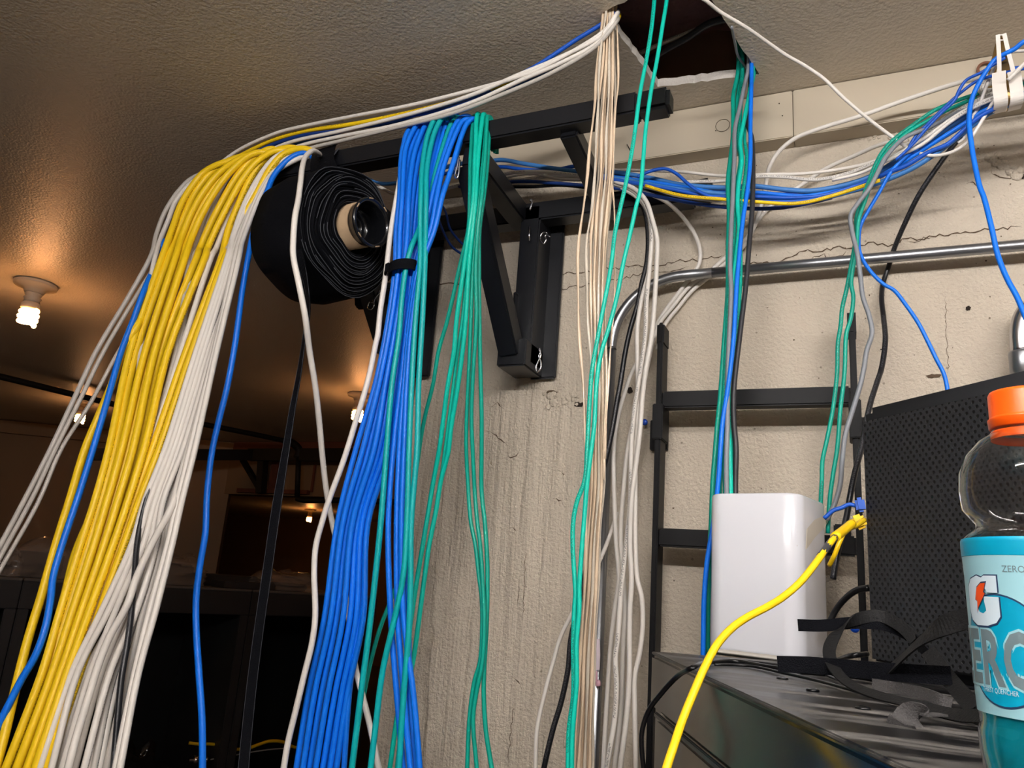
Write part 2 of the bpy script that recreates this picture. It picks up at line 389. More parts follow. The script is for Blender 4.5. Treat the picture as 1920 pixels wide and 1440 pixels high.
# raised plaster coat whose ragged left edge shows low down
def plaster():
    bm = bmesh.new(); pts = []; a = atY(811, 1060, WY); b = atY(790, 1440, WY); n = 60
    for i in range(n+1):
        z = a.z+(0.9-a.z)*i/n; x = a.x + (b.x-a.x)*(z-a.z)/(b.z-a.z)
        pts.append(Vector((x+.004*noise.noise(Vector((0, 0, z*40)))+.003*noise.noise(Vector((0, 4, z*120))), WY-.004, z)))
    top = [Vector((-.70, WY-.0005, a.z+.05)), Vector((-.62, WY-.0005, a.z+.09))]
    far = [Vector((-.55, WY-.0003, 2.0)), Vector((-.55, WY-.0003, .9))]
    f = [bm.verts.new(p) for p in pts]; g = [bm.verts.new(p+Vector((.012+.005*noise.noise(p*30), -.0028, 0))) for p in pts]
    h = [bm.verts.new(Vector((p.x+.10, WY-.0002, p.z))) for p in pts]; e = [bm.verts.new(p+Vector((-.0015, .005, 0))) for p in pts]
    for i in range(n):
        for s, t in ((e, f), (f, g), (g, h)): bm.faces.new((s[i], t[i], t[i+1], s[i+1]))
    obj('plaster_coat', bm, 'wall', wallf, False)
plaster()
def crack(pts, w, part='crack', jit=.0035, m='crack'):
    P = [atY(x, y, WY-.0006) for x, y in pts]; out = [P[0]]
    for a, b in zip(P, P[1:]):
        n = max(2, int((b-a).length/.006))
        for i in range(1, n+1):
            q = a.lerp(b, i/n); q.z += R.uniform(-jit, jit); q.x += R.uniform(-jit, jit)*.5; out.append(q)
    bm = bmesh.new(); up = []; lo = []
    for i, q in enumerate(out):
        t = (out[min(i+1, len(out)-1)]-out[max(i-1, 0)]).normalized(); s = Vector((-t.z, 0, t.x))
        ww = w*(.35+.65*abs(math.sin(i*1.7+len(out))))*(1 if 1 < i < len(out)-2 else .2)
        up.append(bm.verts.new(q+s*ww/2)); lo.append(bm.verts.new(q-s*ww/2))
    for i in range(len(out)-1): bm.faces.new((up[i], up[i+1], lo[i+1], lo[i]))
    return obj(part, bm, m, wallf)
for pts, w in (
 ([(1020, 514), (1067, 512), (1137, 503), (1190, 500), (1240, 495), (1280, 488), (1313, 487), (1360, 478)], .0022),
 ([(1030, 523), (1046, 538), (1062, 541), (1110, 533), (1167, 523), (1213, 510), (1267, 507), (1293, 499)], .0018),
 ([(1393, 492), (1427, 493), (1432, 490), (1451, 499), (1473, 484), (1492, 479), (1508, 471), (1549, 468), (1579, 463), (1595, 469), (1614, 460), (1638, 454), (1671, 461), (1693, 446), (1725, 449), (1752, 441), (1793, 437), (1839, 431), (1915, 426)], .0026),
 ([(1511, 493), (1525, 482), (1545, 477), (1552, 484), (1579, 476), (1595, 469)], .0016),
 ([(1693, 449), (1715, 452), (1740, 446), (1752, 441)], .0014),
 ([(800, 532), (822, 530), (840, 531), (862, 535), (875, 533)], .0030),
 ([(1046, 538), (1050, 560)], .0016), ([(912, 808), (925, 815), (940, 822), (950, 835)], .0026),
 ([(920, 765), (932, 756), (945, 768)], .0025), ([(952, 848), (958, 860), (968, 855), (975, 842)], .0024),
 ([(850, 1260), (860, 1285), (873, 1275)], .003), ([(795, 1322), (812, 1317), (826, 1324)], .002),
 ([(1360, 450), (1362, 468), (1358, 486)], .003), ([(862, 743), (869, 754)], .0026),
 ([(955, 990), (965, 992), (968, 1003)], .0024), ([(958, 1268), (972, 1275), (977, 1288)], .0024), ([(941, 1385), (950, 1400)], .0026),
 ([(1037, 935), (1048, 938), (1056, 946)], .0028), ([(1049, 988), (1058, 998)], .0025), ([(1045, 880), (1058, 888), (1055, 898)], .0025),
 ([(985, 1030), (984, 1090), (980, 1160)], .0012), ([(974, 1085), (970, 1140)], .001), ([(964, 1320), (955, 1400), (952, 1440)], .0013),
 ([(1812, 345), (1822, 338), (1828, 345), (1838, 350)], .002), ([(1858, 318), (1866, 328), (1885, 334), (1912, 332), (1920, 336)], .0022),
 ([(1773, 555), (1775, 640), (1778, 700)], .0009), ([(1745, 1180), (1750, 1190)], .001),
): crack(pts, w)
def chip(px, py, rw, rh, m='hole', part='chip'):
    c = atY(px, py, WY-.0012); bm = bmesh.new(); n = 18; vs = []
    for i in range(n):
        a = 2*math.pi*i/n; k = 1+.45*noise.noise(Vector((px*.1, math.cos(a)*2, math.sin(a)*2)))
        vs.append(bm.verts.new(c+Vector((math.cos(a)*rw*k, 0, math.sin(a)*rh*k))))
    bm.faces.new(vs); return obj(part, bm, m, wallf)
chip(1086, 758, .010, .0045); chip(1181, 732, .005, .006); chip(1815, 578, .0035, .004); chip(1918, 331, .006, .004); chip(1652, 655, .0012, .0012)
chip(1035, 735, .012, .003, 'crack'); chip(1165, 752, .004, .009, 'crack'); chip(1750, 705, .010, .003, 'crack')
for i in range(46):
    x = R.uniform(1260, 1900); y = R.uniform(250, 1180); chip(x, y, R.uniform(.0006, .0016), R.uniform(.0005, .0014), 'crack', 'pit')
def lump(bm, c, r, seed, flat=.5):
    t = bmesh.new(); bmesh.ops.create_icosphere(t, subdivisions=2, radius=1)
    for v in t.verts: k = 1+.4*noise.noise(v.co*1.7+Vector((seed, 0, 0))); v.co = Vector((v.co.x*r*k, v.co.y*r*flat*k, v.co.z*r*k))+c
    me = bpy.data.meshes.new('t'); t.to_mesh(me); t.free(); bm.from_mesh(me); bpy.data.meshes.remove(me)
bm = bmesh.new()      # crumbly patches of spalled plaster
for i in range(34):
    u = i/33; x = 1862+50*u+R.uniform(-9, 9); y = 296+32*u+R.uniform(-7, 7); lump(bm, atY(x, y, WY), R.uniform(.003, .007), i)
for i in range(26):
    x = 1020+70*R.random(); y = 738+26*R.random(); lump(bm, atY(x, y, WY), R.uniform(.003, .008), i+50, .3)
for i in range(14):
    x = 1590+90*R.random(); y = 252+8*R.random(); lump(bm, atY(x, y, WY), R.uniform(.002, .005), i+90, .5)
obj('crumbled_patch', bm, 'wall', wallf, True)
# ledger board in two lengths, 2x4 on the wall under the ceiling
XJ = atY(1487, 220, 1.262).x
def board(name, x0, x1):
    bm = bmesh.new(); box(bm, (x0, 1.262, E+.787), (x1, WY, CZ-.001), .0015); return struct(name, bm, 'trim')
b1 = board('trim_1', XE, XJ-.0006); b2 = board('trim_2', XJ+.0006, 2.4)
bm = bmesh.new(); c = atY(1355, 235, 1.2605)      # round plug mark
bmesh.ops.create_circle(bm, segments=32, radius=.0125, matrix=Matrix.Translation(c) @ Matrix.Rotation(math.pi/2, 4, 'X'))
path = [v.co.copy() for v in bm.verts]; bm.free()
link('plug_mark', tube_mesh('plug_mark', path+path[:2], .0004, 4), 'hole', b1)
for x, y in ((1342, 245), (1467, 217), (1461, 194)):
    bm = bmesh.new(); c = atY(x, y, 1.2612); bmesh.ops.create_icosphere(bm, subdivisions=1, radius=.0012, matrix=Matrix.Translation(c)); obj('nail_hole', bm, 'hole', b1)
o = tube('nail', [atY(1176, 271, 1.262), atY(1179, 277, 1.24), atY(1183, 286, 1.235)], .0011, 'steel', sides=6); tag(o, 'small bent black nail sticking out of the board under the ceiling', 'nail')
bm = bmesh.new(); c = atY(1848, 130, 1.258); lathe(bm, [(.010, 0), (.013, .001), (.013, .003), (.009, .003), (.009, 0)], c, Vector((0, -1, 0)), 28, False)
tag(obj('rusty_ring', bm, 'rust'), 'small rusty ring on the cream board beside the white cable hanger', 'ring')
# enclosing walls and the dark far room
def slab(name, lo, hi, m='wall'):
    bm = bmesh.new(); box(bm, lo, hi); return struct(name, bm, M['far'] if m == 'far' else m)
M['far'] = mat('far_wall_dimmed', (150, 124, 96), .6, bump=(60, .2))  # dimness of the far room put into the colour as darker brown
slab('wall_right', (2.4, -2.4, 0), (2.5, WY, CZ), 'far'); slab('wall_rear', (-14, -2.5, 0), (2.4, -2.4, CZ), 'far')
slab('wall_far', (-4.35, 4.5, E+.49), (-.8, 4.62, CZ), 'far'); slab('wall_end', (-14, 12, 0), (2.4, 12.1, CZ), 'far')
slab('wall_outer', (-14.1, -2.4, 0), (-14, 12.1, CZ), 'far'); slab('wall_side', (XE, WY+.22, 0), (XE+.1, 12, CZ), 'far')
bm = bmesh.new(); beam(bm, (-4.35, 4.56, (CZ)/2), (-6.8, 2.95, CZ/2), CZ, .1, Vector((0, 0, 1)), .0); struct('wall_left', bm, M['far'])
bm = bmesh.new(); beam(bm, (-4.30, 4.49, CZ-.05), (-6.7, 2.92, CZ-.05), .09, .04, Vector((0, 0, 1)), .002); struct('trim_3', bm, M['far'])
bm = bmesh.new(); box(bm, (-4.3, 4.46, CZ-.065), (-.8, 4.5, CZ-.001), .002); struct('trim_4', bm, 'wood')
bm = bmesh.new(); box(bm, (-4.2, 4.46, E+.50), (-3.55, 4.5, E+.53), .002); struct('trim_5', bm, 'wood')
bm = bmesh.new(); a = atY(512, 900, 4.48); box(bm, (a.x-.03, 4.47, E+.50), (a.x+.03, 4.5, CZ-.065)); struct('trim_6', bm, 'wood')
bm = bmesh.new(); a = atY(585, 900, 4.48); box(bm, (a.x-.008, 4.485, E+.52), (a.x+.008, 4.5, E+.72)); struct('trim_7', bm, 'wood')
# ================================================================== iron pipe and the far bracket
def P3(px, py, y): return atY(px, py, y)
zp = CZ-.045
pp = [atZ(-40, 697, zp), atZ(0, 706, zp), atZ(217, 759, zp), atZ(355, 790, zp), atZ(480, 815, zp), atZ(545, 829, zp)]
e0 = pp[-1]; e1 = Vector((e0.x+.03, e0.y+.06, zp-.04)); e2 = P3(557, 932, e1.y)
t = thing('iron_pipe', (e0.x, e0.y, zp), 'black iron pipe running below the dark ceiling and dropping at an elbow', 'pipe')
tube('pipe_run', pp, .017, 'pipe', t, 10)
tube('elbow', [e0-(e0-pp[-2]).normalized()*.05, e0, e1, e1-Vector((0, 0, .06))], .027, 'pipe', t, 10)
tube('drop_pipe', [e1, e2], .019, 'pipe', t, 10)
tube('cross_pipe', [e2+Vector((0, 0, -.01)), e2+Vector((.05, 0, -.02)), P3(640, 938, e1.y), P3(760, 942, e1.y)], .019, 'pipe', t, 10)
t = thing('far_bar_bracket', (-3.3, 4.4, E+.76), 'dark horizontal bar with a triangular bracket on the far wall', 'bracket')
bm = bmesh.new(); beam(bm, (P3(176, 852, 3.35)), (P3(470, 853, 4.3)), .075, .06, Vector((0, 0, 1))); beam(bm, P3(468, 853, 4.32), P3(760, 853, 4.32), .085, .06, Vector((0, 0, 1))); obj('bar', bm, 'pipe', t)
bm = bmesh.new(); beam(bm, P3(494, 850, 4.36), P3(489, 925, 4.36), .055, .06, Vector((1, 0, 0))); obj('upright', bm, 'pipe', t)
bm = bmesh.new(); beam(bm, P3(455, 862, 4.33), P3(489, 920, 4.36), .03, .04, Vector((1, 0, 0))); obj('diagonal_brace', bm, 'pipe', t)
# ================================================================== ceiling lamps
def lamp(px, py, s, label, m='bulb', tilt=0., power=0):
    c = atZ(px, py, CZ); t = thing('ceiling_lamp', c, label, 'lamp', 'bare bulb lamps on the dark ceiling')
    bm = bmesh.new(); lathe(bm, [(.052*s, 0), (.058*s, -.004*s), (.056*s, -.012*s), (.03*s, -.02*s), (.026*s, -.03*s), (.022*s, -.034*s)], c); obj('base', bm, 'porcelain', t, True)
    bm = bmesh.new(); lathe(bm, [(.020*s, -.03*s), (.023*s, -.036*s), (.019*s, -.042*s), (.024*s, -.048*s), (.020*s, -.054*s), (.022*s, -.060*s)], c); obj('socket', bm, 'porcelain', t, True)
    bm = bmesh.new(); lathe(bm, [(.019*s, -.06*s), (.025*s, -.066*s), (.025*s, -.080*s), (.017*s, -.084*s)], c); obj('ballast_collar', bm, 'porcelain', t, True)
    hx = []
    for i in range(64):
        u = i/63; a = u*2*math.pi*3.2; r = .022*s*(1-.12*abs(u-.5)*2)
        hx.append(c+Vector((math.cos(a)*r, math.sin(a)*r, -.082*s-.046*s*u)))
    tube('coil_bulb', hx, .0068*s, m, t, 8, 1)
    l = bpy.data.lights.new('lamp_glow', 'POINT'); l.energy = power; l.color = (1, .5, .24) if m == 'bulb' else (1, .5, .2); l.shadow_soft_size = .03
    o = bpy.data.objects.new('lamp_glow', l); COL.objects.link(o); o.location = c+Vector((0, 0, -.15*s)); 
    return t
lamp(68, 531, 1.18, 'nearest bare glowing coil bulb on the ceiling, far left above the cables', power=.85)
lamp(157, 752, 1.05, 'bare glowing bulb beyond the black pipe, behind the thin white cables', power=.35)
lamp(675, 739, 1.08, 'glowing bulb on the dark ceiling, partly behind a white cable', power=.4)
lamp(582, 955, 1.5, 'tiny farthest amber bulb in the back room under the pipe', 'bulbfar', power=.9)
# fixture above the photographer, and a second one added to brighten the left
for (LAMP, P), w in zip(LAMPS, ('nearest the bottle, right above', 'behind the photographer, added to light the left')):
    bm = bmesh.new(); box(bm, LAMP+Vector((-.6, -.1, 0)), Vector((LAMP.x+.6, LAMP.y+.1, CZ-.001)), .01); lf = thing('ceiling_light', LAMP, 'long white ceiling light '+w, 'lamp'); obj('housing', bm, 'hookw', lf)
    tm = mat('fluorescent_tube', (255, 255, 255), .5, emit=((255, 251, 249), P)); tube('fluorescent_tube', [LAMP+Vector((-.56, 0, -.05)), LAMP+Vector((0, 0, -.05)), LAMP+Vector((.56, 0, -.05))], .0165, tm, lf, 16, 1)
    for sx_ in (-.57, .57): bm = bmesh.new(); box(bm, LAMP+Vector((sx_-.012, -.02, -.065)), LAMP+Vector((sx_+.012, .02, 0)), .003); obj('lamp_holder', bm, 'hookw', lf)
# ================================================================== server racks on the left
q0, q1 = atZ(300, 1097, E-.14), atZ(708, 1118, E-.14); re = (q1-q0).normalized(); rb = Vector((-re.y, re.x, 0)); rb = rb if rb.x < 0 else -rb
def rk(s, d, z): return q0 + re*s + rb*d + Vector((0, 0, z))   # s along the fronts, d into the rack, z from the top
L1 = (q1-q0).length
def rack(s0, s1, label, open_=True):
    t = thing('server_rack', rk((s0+s1)/2, .3, -(E-.14)), label, 'rack'); H = E-.141; w = Vector((0, 0, 1))
    def bx(name, a, b, m):      # a,b in (s,d,z)
        bm = bmesh.new(); box(bm, a, b, .003)
        mx = Matrix((re, rb, w)).transposed().to_4x4(); mx.translation = q0
        bmesh.ops.transform(bm, matrix=mx, verts=bm.verts); return obj(name, bm, m, t)
    bx('top_panel', (s0, -.003, -.012), (s1, .75, 0), 'racktop'); bx('header', (s0, -.002, -.13), (s1, .03, -.0125), 'rackm')  # top panel coloured lighter than the body to stand for light on it
    bx('side_panel', (s0, .031, -H), (s0+.02, .75, -.021), 'rackm'); bx('side_panel', (s1-.02, .031, -H), (s1, .75, -.021), 'rackm')
    bx('back_panel', (s0+.021, .73, -H), (s1-.021, .75, -.021), 'inside')
    bx('post', (s0, -.002, -H), (s0+.045, .03, -.131), 'rackm'); bx('post', (s1-.045, -.002, -H), (s1, .03, -.131), 'rackm')
    return t, bx
def srel(px): # where the picture column meets the rack-front line
    r = ray(px, 1100); n = rb; k = (q0-EYE).dot(n)/Vector((r.x, r.y, 0)).dot(n); p = EYE+Vector((r.x, r.y, 0))*k; return (p-q0).dot(re)
sA, sB, sC = srel(-90), srel(40), srel(474)
rack(sA-.02, sB, 'black server cabinet at the left edge behind the yellow cables')
t2, bx2 = rack(sB+.004, sC, 'open black server cabinet behind the white cables')
t3, bx3 = rack(sC+.004, L1, 'open black server cabinet left of the blue cable sheaf')
for i in range(9): bx3('shelf_line', (sC+.07, .28, -.42-.045*i), (sC+.075, .60, -.415-.045*i), 'rackm')
bx2('shelf', (sB+.05, .06, -1.02), (sC-.05, .7, -1.0), 'rackm')
# rack-mounted gear at the foot of the picture
def gear(name, s0, s1, d0, z0, z1, label, cat, m='inside', slots=0, grp=None):
    t = thing(name, rk((s0+s1)/2, d0, z0), label, cat, grp)
    def bx(nm, a, b, mm):
        bm = bmesh.new(); box(bm, a, b, .002); mx = Matrix((re, rb, Vector((0, 0, 1)))).transposed().to_4x4(); mx.translation = q0
        bmesh.ops.transform(bm, matrix=mx, verts=bm.verts); obj(nm, bm, mm, t)
    bx('casing', (s0, d0, z0), (s1, d0+.35, z1), m)
    for i in range(slots): z = z0+(z1-z0)*(i+.5)/slots; bx('front_slot', (s0+.02, d0-.004, z-.003), (s1-.02, d0+.001, z+.003), 'chromed')
    return t
M['chromed'] = mat('satin_black_edge', (66, 66, 70), .3)
gear('rack_unit', srel(225), srel(345), .10, -1.10, -1.00, 'black patch panel with thin ridges at the bottom of the open cabinet', 'panel', 'rackm', 5)
gear('network_switch', srel(352), srel(432), .16, -1.02, -.93, 'black vented unit beside the blue cable in the cabinet', 'switch', 'rackm', 4)
# ================================================================== packages on top of the racks
def wrapped(px0, px1, pyb, h, d, label, seed, name='wrapped_package', zz=0., inner=.7, spill=1.):
    s0, s1 = srel(px0), srel(px1); t = thing(name, rk((s0+s1)/2, .2, 0), label, 'package')
    mx = Matrix((re, rb, Vector((0, 0, 1)))).transposed().to_4x4(); mx.translation = q0
    bm = bmesh.new(); box(bm, (s0+.04, .1, .002), (s1-.06, .1+d*.8, h*inner), .01); bmesh.ops.transform(bm, matrix=mx, verts=bm.verts); obj('foam_insert', bm, 'foam', t)
    bm = bmesh.new(); bmesh.ops.create_cube(bm, size=1); bmesh.ops.subdivide_edges(bm, edges=bm.edges, cuts=14, use_grid_fill=True)
    for v in bm.verts:
        p = v.co.copy(); x = (p.x+.5); r = (1-abs(p.y*2)**4*.3)*(1-abs(p.x*2)**6*.35)
        n = noise.noise(Vector((x*3+seed, p.y*3, p.z*3))); n2 = noise.noise(Vector((x*9+seed, p.y*7, p.z*9)))
        v.co = Vector((s0+(s1-s0)*x+.02*n2, .08+d*(p.y+.5)+.02*n, max(.001, (p.z+.5)*h*r*(1+.30*n+.10*n2))))
    bmesh.ops.transform(bm, matrix=mx, verts=bm.verts); obj('plastic_wrap', bm, 'bag', t, True)
wrapped(14, 150, 1060, .165, .45, 'clear plastic bag of dark foam lying on the left cabinet', 1.3)
wrapped(-60, 40, 1060, .17, .6, 'crumpled clear bag at the left edge behind the thin white cables', 7.7)
wrapped(290, 396, 1060, .15, .3, 'clear plastic bag with a dark box beside the lone blue cable', 3.1)
def flat(px0, px1, d0, d1, z0, h, label, name, m='rackm', cat='panel'):
    s0, s1 = srel(px0), srel(px1); bm = bmesh.new(); box(bm, (s0, d0, z0), (s1, d1, z0+h), .004)
    mx = Matrix((re, rb, Vector((0, 0, 1)))).transposed().to_4x4(); mx.translation = q0; bmesh.ops.transform(bm, matrix=mx, verts=bm.verts)
    return tag(obj(name, bm, m), label, cat)
flat(305, 560, .3, .6, .001, .06, 'long flat dark package lying on the open cabinets', 'flat_package', 'foam', 'package')
flat(425, 522, .03, .2, .001, .035, 'short black panel at the front edge of the cabinet top', 'filler_panel')
wrapped(515, 612, 1060, .10, .3, 'small clear bag on the cabinet behind the crossing white cables', 5.5, inner=.4)
def inbag(px0, px1, d, z0, h, label, seed):
    s0, s1 = srel(px0), srel(px1); t = thing('wrapped_equipment', rk((s0+s1)/2, d, z0), label, 'package')
    mx = Matrix((re, rb, Vector((0, 0, 1)))).transposed().to_4x4(); mx.translation = q0
    bm = bmesh.new(); box(bm, (s0, d, z0), (s1, d+.3, z0+h*.7), .01); bmesh.ops.transform(bm, matrix=mx, verts=bm.verts); obj('casing', bm, 'rackm', t)
    bm = bmesh.new(); bmesh.ops.create_grid(bm, x_segments=30, y_segments=16, size=.5)
    for v in bm.verts:
        x = v.co.x+.5; y = v.co.y+.5; n = noise.noise(Vector((x*5+seed, y*5, 1)))+.5*noise.noise(Vector((x*14+seed, y*12, 4)))
        v.co = Vector((s0-.01+(s1-s0+.03)*x, d-.02-.012*n-.01*math.sin(y*3), z0+h*y*(1+.15*n)))
    bmesh.ops.transform(bm, matrix=mx, verts=bm.verts); obj('plastic_wrap', bm, M['film'], t, True)
M['film'] = mat('black_shiny_film', (22, 21, 22), .12, coat=.5)
inbag(262, 352, .12, -.97, .22, 'black equipment in shiny film inside the open cabinet', 2.); inbag(50, 78, .1, -1.05, .40, 'dark glossy wrapped panel between the two leftmost yellow cables', 6.)
# yellow patch lead and coax inside the cabinets
def inr(px, py, d):
    r = ray(px, py); n = rb; k = ((q0+rb*d)-EYE).dot(n)/r.dot(n); return EYE+r*k
o = tube('patch_cable', [inr(354, 1393, .13), inr(372, 1395, .12), inr(395, 1395, .12), inr(415, 1398, .12), inr(430, 1402, .15)], .008, 'yellow'); tag(o, 'short yellow patch cable behind the lone blue cable in the cabinet', 'cable')
o = tube('patch_cable', [inr(435, 1406, .1), inr(465, 1403, .08), inr(485, 1396, .08), inr(505, 1390, .08), inr(530, 1391, .08), inr(552, 1401, .1), inr(590, 1404, .1)], .0085, 'yellow'); tag(o, 'yellow patch cable arching behind the black tape tail', 'cable')
t = thing('coaxial_cable', inr(370, 1425, .1), 'thin grey coaxial cable with a shiny connector in the cabinet', 'cable')
tube('cord', [inr(390, 1425, .1), inr(420, 1420, .1), inr(455, 1413, .1), inr(500, 1406, .1), inr(535, 1403, .12)], .0035, 'grey', t)
a, b = inr(354, 1425, .1), inr(392, 1424, .1); bm = bmesh.new(); d = b-a; l = d.length
lathe(bm, [(.010, 0), (.010, l*.2), (.020, l*.22), (.020, l*.5), (.012, l*.52), (.012, l*.8), (.015, l*.82), (.015, l)], a, d, 20); obj('connector', bm, 'chrome', t, True)
# brown box beyond the racks
bm = bmesh.new(); a = atZ(722, 1305, E-.75); box(bm, (-1.42, 2.6, 0), (-1.18, 3.0, 1.18), .004); tag(obj('cardboard_box', bm, M['far']), 'tall tan box just left of the concrete wall edge', 'box')
# ================================================================== black wall rack
V = lambda x, y, z: Vector((x, y, E+z))
t = thing('wall_rack', V(-.54, 1.29, .69), 'black steel tube rack bolted to the wall, holding the cables', 'rack')
RK = t
BL, BR = V(-1.222, 1.0505, .741), V(-.234, 1.039, .741)
def bm_(name, p0, p1, w, h, side=Vector((0, 0, 1)), m='steel', par=None, bev=.003):
    bm = bmesh.new(); beam(bm, p0, p1, w, h, side, bev); return obj(name, bm, m, par or t)
bm_('main_bar', BL, BR+(BL-BR).normalized()*.0515, .037, .037)
cR = bm_('end_cap', BR+(BL-BR).normalized()*.052, BR, .0380, .0380, m='steelcap', bev=.006)
bm_('end_cap', BL+(BL-BR).normalized()*.004, BL+(BR-BL).normalized()*.03, .0385, .0385, m='steelcap', bev=.006)
bm_('wall_bar', V(-.98, 1.244, .688), V(-.235, 1.244, .688), .038, .038)
bm_('end_cap', V(-.236, 1.244, .690), V(-.202, 1.244, .692), .0395, .0395, m='steelcap', bev=.007)
bm_('arm', V(-.572, 1.03, .700), V(-.570, 1.26, .686), .038, .038)
bm_('arm', V(-.404, 1.045, .727), V(-.400, 1.236, .690), .030, .030)
bm_('arm', V(-.86, 1.05, .700), V(-.85, 1.26, .686), .038, .038)
bm_('upright', V(-.541, 1.262, .70), V(-.541, 1.262, .385), .040, .074, Vector((1, 0, 0)))
bm_('wall_plate', V(-.520, 1.29, .705), V(-.520, 1.29, .372), .052, .010, Vector((1, 0, 0)))
bm_('foot_socket', V(-.549, 1.245, .425), V(-.549, 1.245, .374), .056, .085, Vector((1, 0, 0)))
bm_('diagonal_brace', V(-.583, 1.045, .690), V(-.553, 1.215, .40), .038, .038, Vector((1, 0, 0)))
bm_('upright', V(-.81, 1.262, .70), V(-.81, 1.262, .40), .040, .074, Vector((1, 0, 0)))
bm_('wall_plate', V(-.790, 1.29, .705), V(-.790, 1.29, .385), .052, .010, Vector((1, 0, 0)))
bm_('diagonal_brace', V(-.86, 1.06, .68), V(-.82, 1.22, .42), .036, .036, Vector((1, 0, 0)))
bm_('side_peg', P3(667, 566, 1.17), P3(742, 560, 1.20), .026, .026)
bm_('side_strut', P3(655, 545, 1.15), P3(748, 538, 1.2), .016, .02)
bm_('brace_plate', V(-.555, 1.225, .52), V(-.5545, 1.225, .44), .002, .03, Vector((1, 0, 0)))
def rclip(pts, y, r=.0016, name='spring_clip', m='chrome'):
    tube(name, [P3(a, b, y) for a, b in pts], r, m, RK, 6, 5)
rclip([(1031, 444), (1025, 440), (1022, 443), (1024, 449), (1019, 457), (1014, 451), (1014, 441), (1019, 436), (1026, 437)], 1.222)
rclip([(1011, 652), (1013, 661), (1010, 668), (1014, 678), (1013, 692), (1007, 697), (1005, 688), (1011, 674), (1014, 665), (1010, 655)], 1.20)
rclip([(995, 378), (996, 374), (998, 378), (993, 394)], 1.205, .0022, 'hitch_pin'); rclip([(993, 425), (992, 452)], 1.215, .0018, 'hitch_pin')
rclip([(860, 294), (857, 312), (853, 331), (857, 334), (860, 326), (862, 300)], 1.008, .0018)
rclip([(712, 548), (703, 560), (700, 567), (693, 566), (690, 577), (696, 580), (701, 573), (700, 561), (707, 553), (712, 544)], 1.15)
# ================================================================== tape roll
rc = P3(668, 424, .985); nA = Vector((.975, -.20, -.05)).normalized()   # axis, points out of the facing end
t = thing('tape_roll', rc, 'big roll of black hook-and-loop tape hanging under the left of the bar', 'roll')
sx = (Vector((0, 0, 1))-nA*nA.z).normalized(); sy = nA.cross(sx)
def rp(r, a, h): return rc + nA*h + sx*(math.cos(a)*r) + sy*(math.sin(a)*r)
def rad(a, k, j):   # slack turns: bumpy, drooping low and towards the far side
    n = noise.noise(Vector((math.cos(a)*1.6, math.sin(a)*1.6, j*.22)))
    droop = max(0, -math.cos(a))**1.5
    return k*(1+.09*n+.16*droop+.035*math.cos(3*a+.9)+.03*math.cos(5*a+2))
def winding():
    bm = bmesh.new(); N = 96; rings = []; K = 17
    prof = []
    for j in range(K):      # each turn: edge stands a little proud of the next
        r0 = .040+(.104-.040)*(j/K)**.9; r1 = .040+(.104-.040)*((j+1)/K)**.9
        h = .0-.022*(j/(K-1))**2.2*1.0 + (.004 if j % 3 == 1 else 0)
        prof += [(r0+.0006, h-.008, j), (r0+.0009, h, j), (r1-.0010, h, j), (r1-.0006, h-.008, j)]
    W0 = .150
    prof += [(.1045, -.05, K), (.107, -.10, K), (.100, -W0, K+1), (.040, -W0, K+1)]
    for r, h, j in prof:
        rings.append([bm.verts.new(rp(rad(2*math.pi*i/N, r, j), 2*math.pi*i/N, h)) for i in range(N)])
    for a, b in zip(rings, rings[1:]+rings[:1]):
        for i in range(N): bm.faces.new((a[i], a[(i+1) % N], b[(i+1) % N], b[i]))
    return bm
obj('tape_winding', winding(), 'velcro', t, True)
for j in range(0, 17):      # highlights along the edges of the turns, put in as pale lines
    r = .040+(.104-.040)*((j+.96)/17)**.9; h = .0-.022*(j/16)**2.2 + (.004 if j % 3 == 1 else 0)+.0004
    a0, a1 = (R.uniform(0, 2), R.uniform(4.6, 6.2)) if j % 2 else (R.uniform(1.5, 3), R.uniform(6.5, 8.2))
    pts = [rp(rad(a0+(a1-a0)*i/40, r, j), a0+(a1-a0)*i/40, h) for i in range(41)]
    link('tape_edge', tube_mesh('tape_edge', pts, .0007, 4), 'velcroe', t)
bm = bmesh.new(); C0 = rc+nA*0; lathe(bm, [(.0385, -.12), (.0385, .018), (.0355, .018), (.0355, -.02)], rc, nA, 56, False); obj('cardboard_core', bm, 'card', t, True)
bm = bmesh.new(); lathe(bm, [(.0350, .016), (.0385, .030), (.0415, .034), (.0430, .037), (.0415, .040), (.0375, .040), (.0345, .034), (.0335, .022), (.033, .006), (.0325, -.006), (.022, -.010), (.0205, -.006), (.0195, -.010), (.0115, -.012), (.011, -.035), (.0, -.036)], rc, nA, 56, False); hb = obj('hub', bm, 'hub', t, True)
for a in (0.2, 1.1, 2.4, 3.5, 4.6, 5.6):
    p = rc+nA*.0405+(sx*math.cos(a)+sy*math.sin(a))*.0405; q = rc+nA*.0405+(sx*math.cos(a+.22)+sy*math.sin(a+.22))*.0405
    tube('hub_notch', [p, (p+q)/2+nA*.0003, q], .0011, 'card', hb, 6, 2)
for s in (-1, 1):
    pass
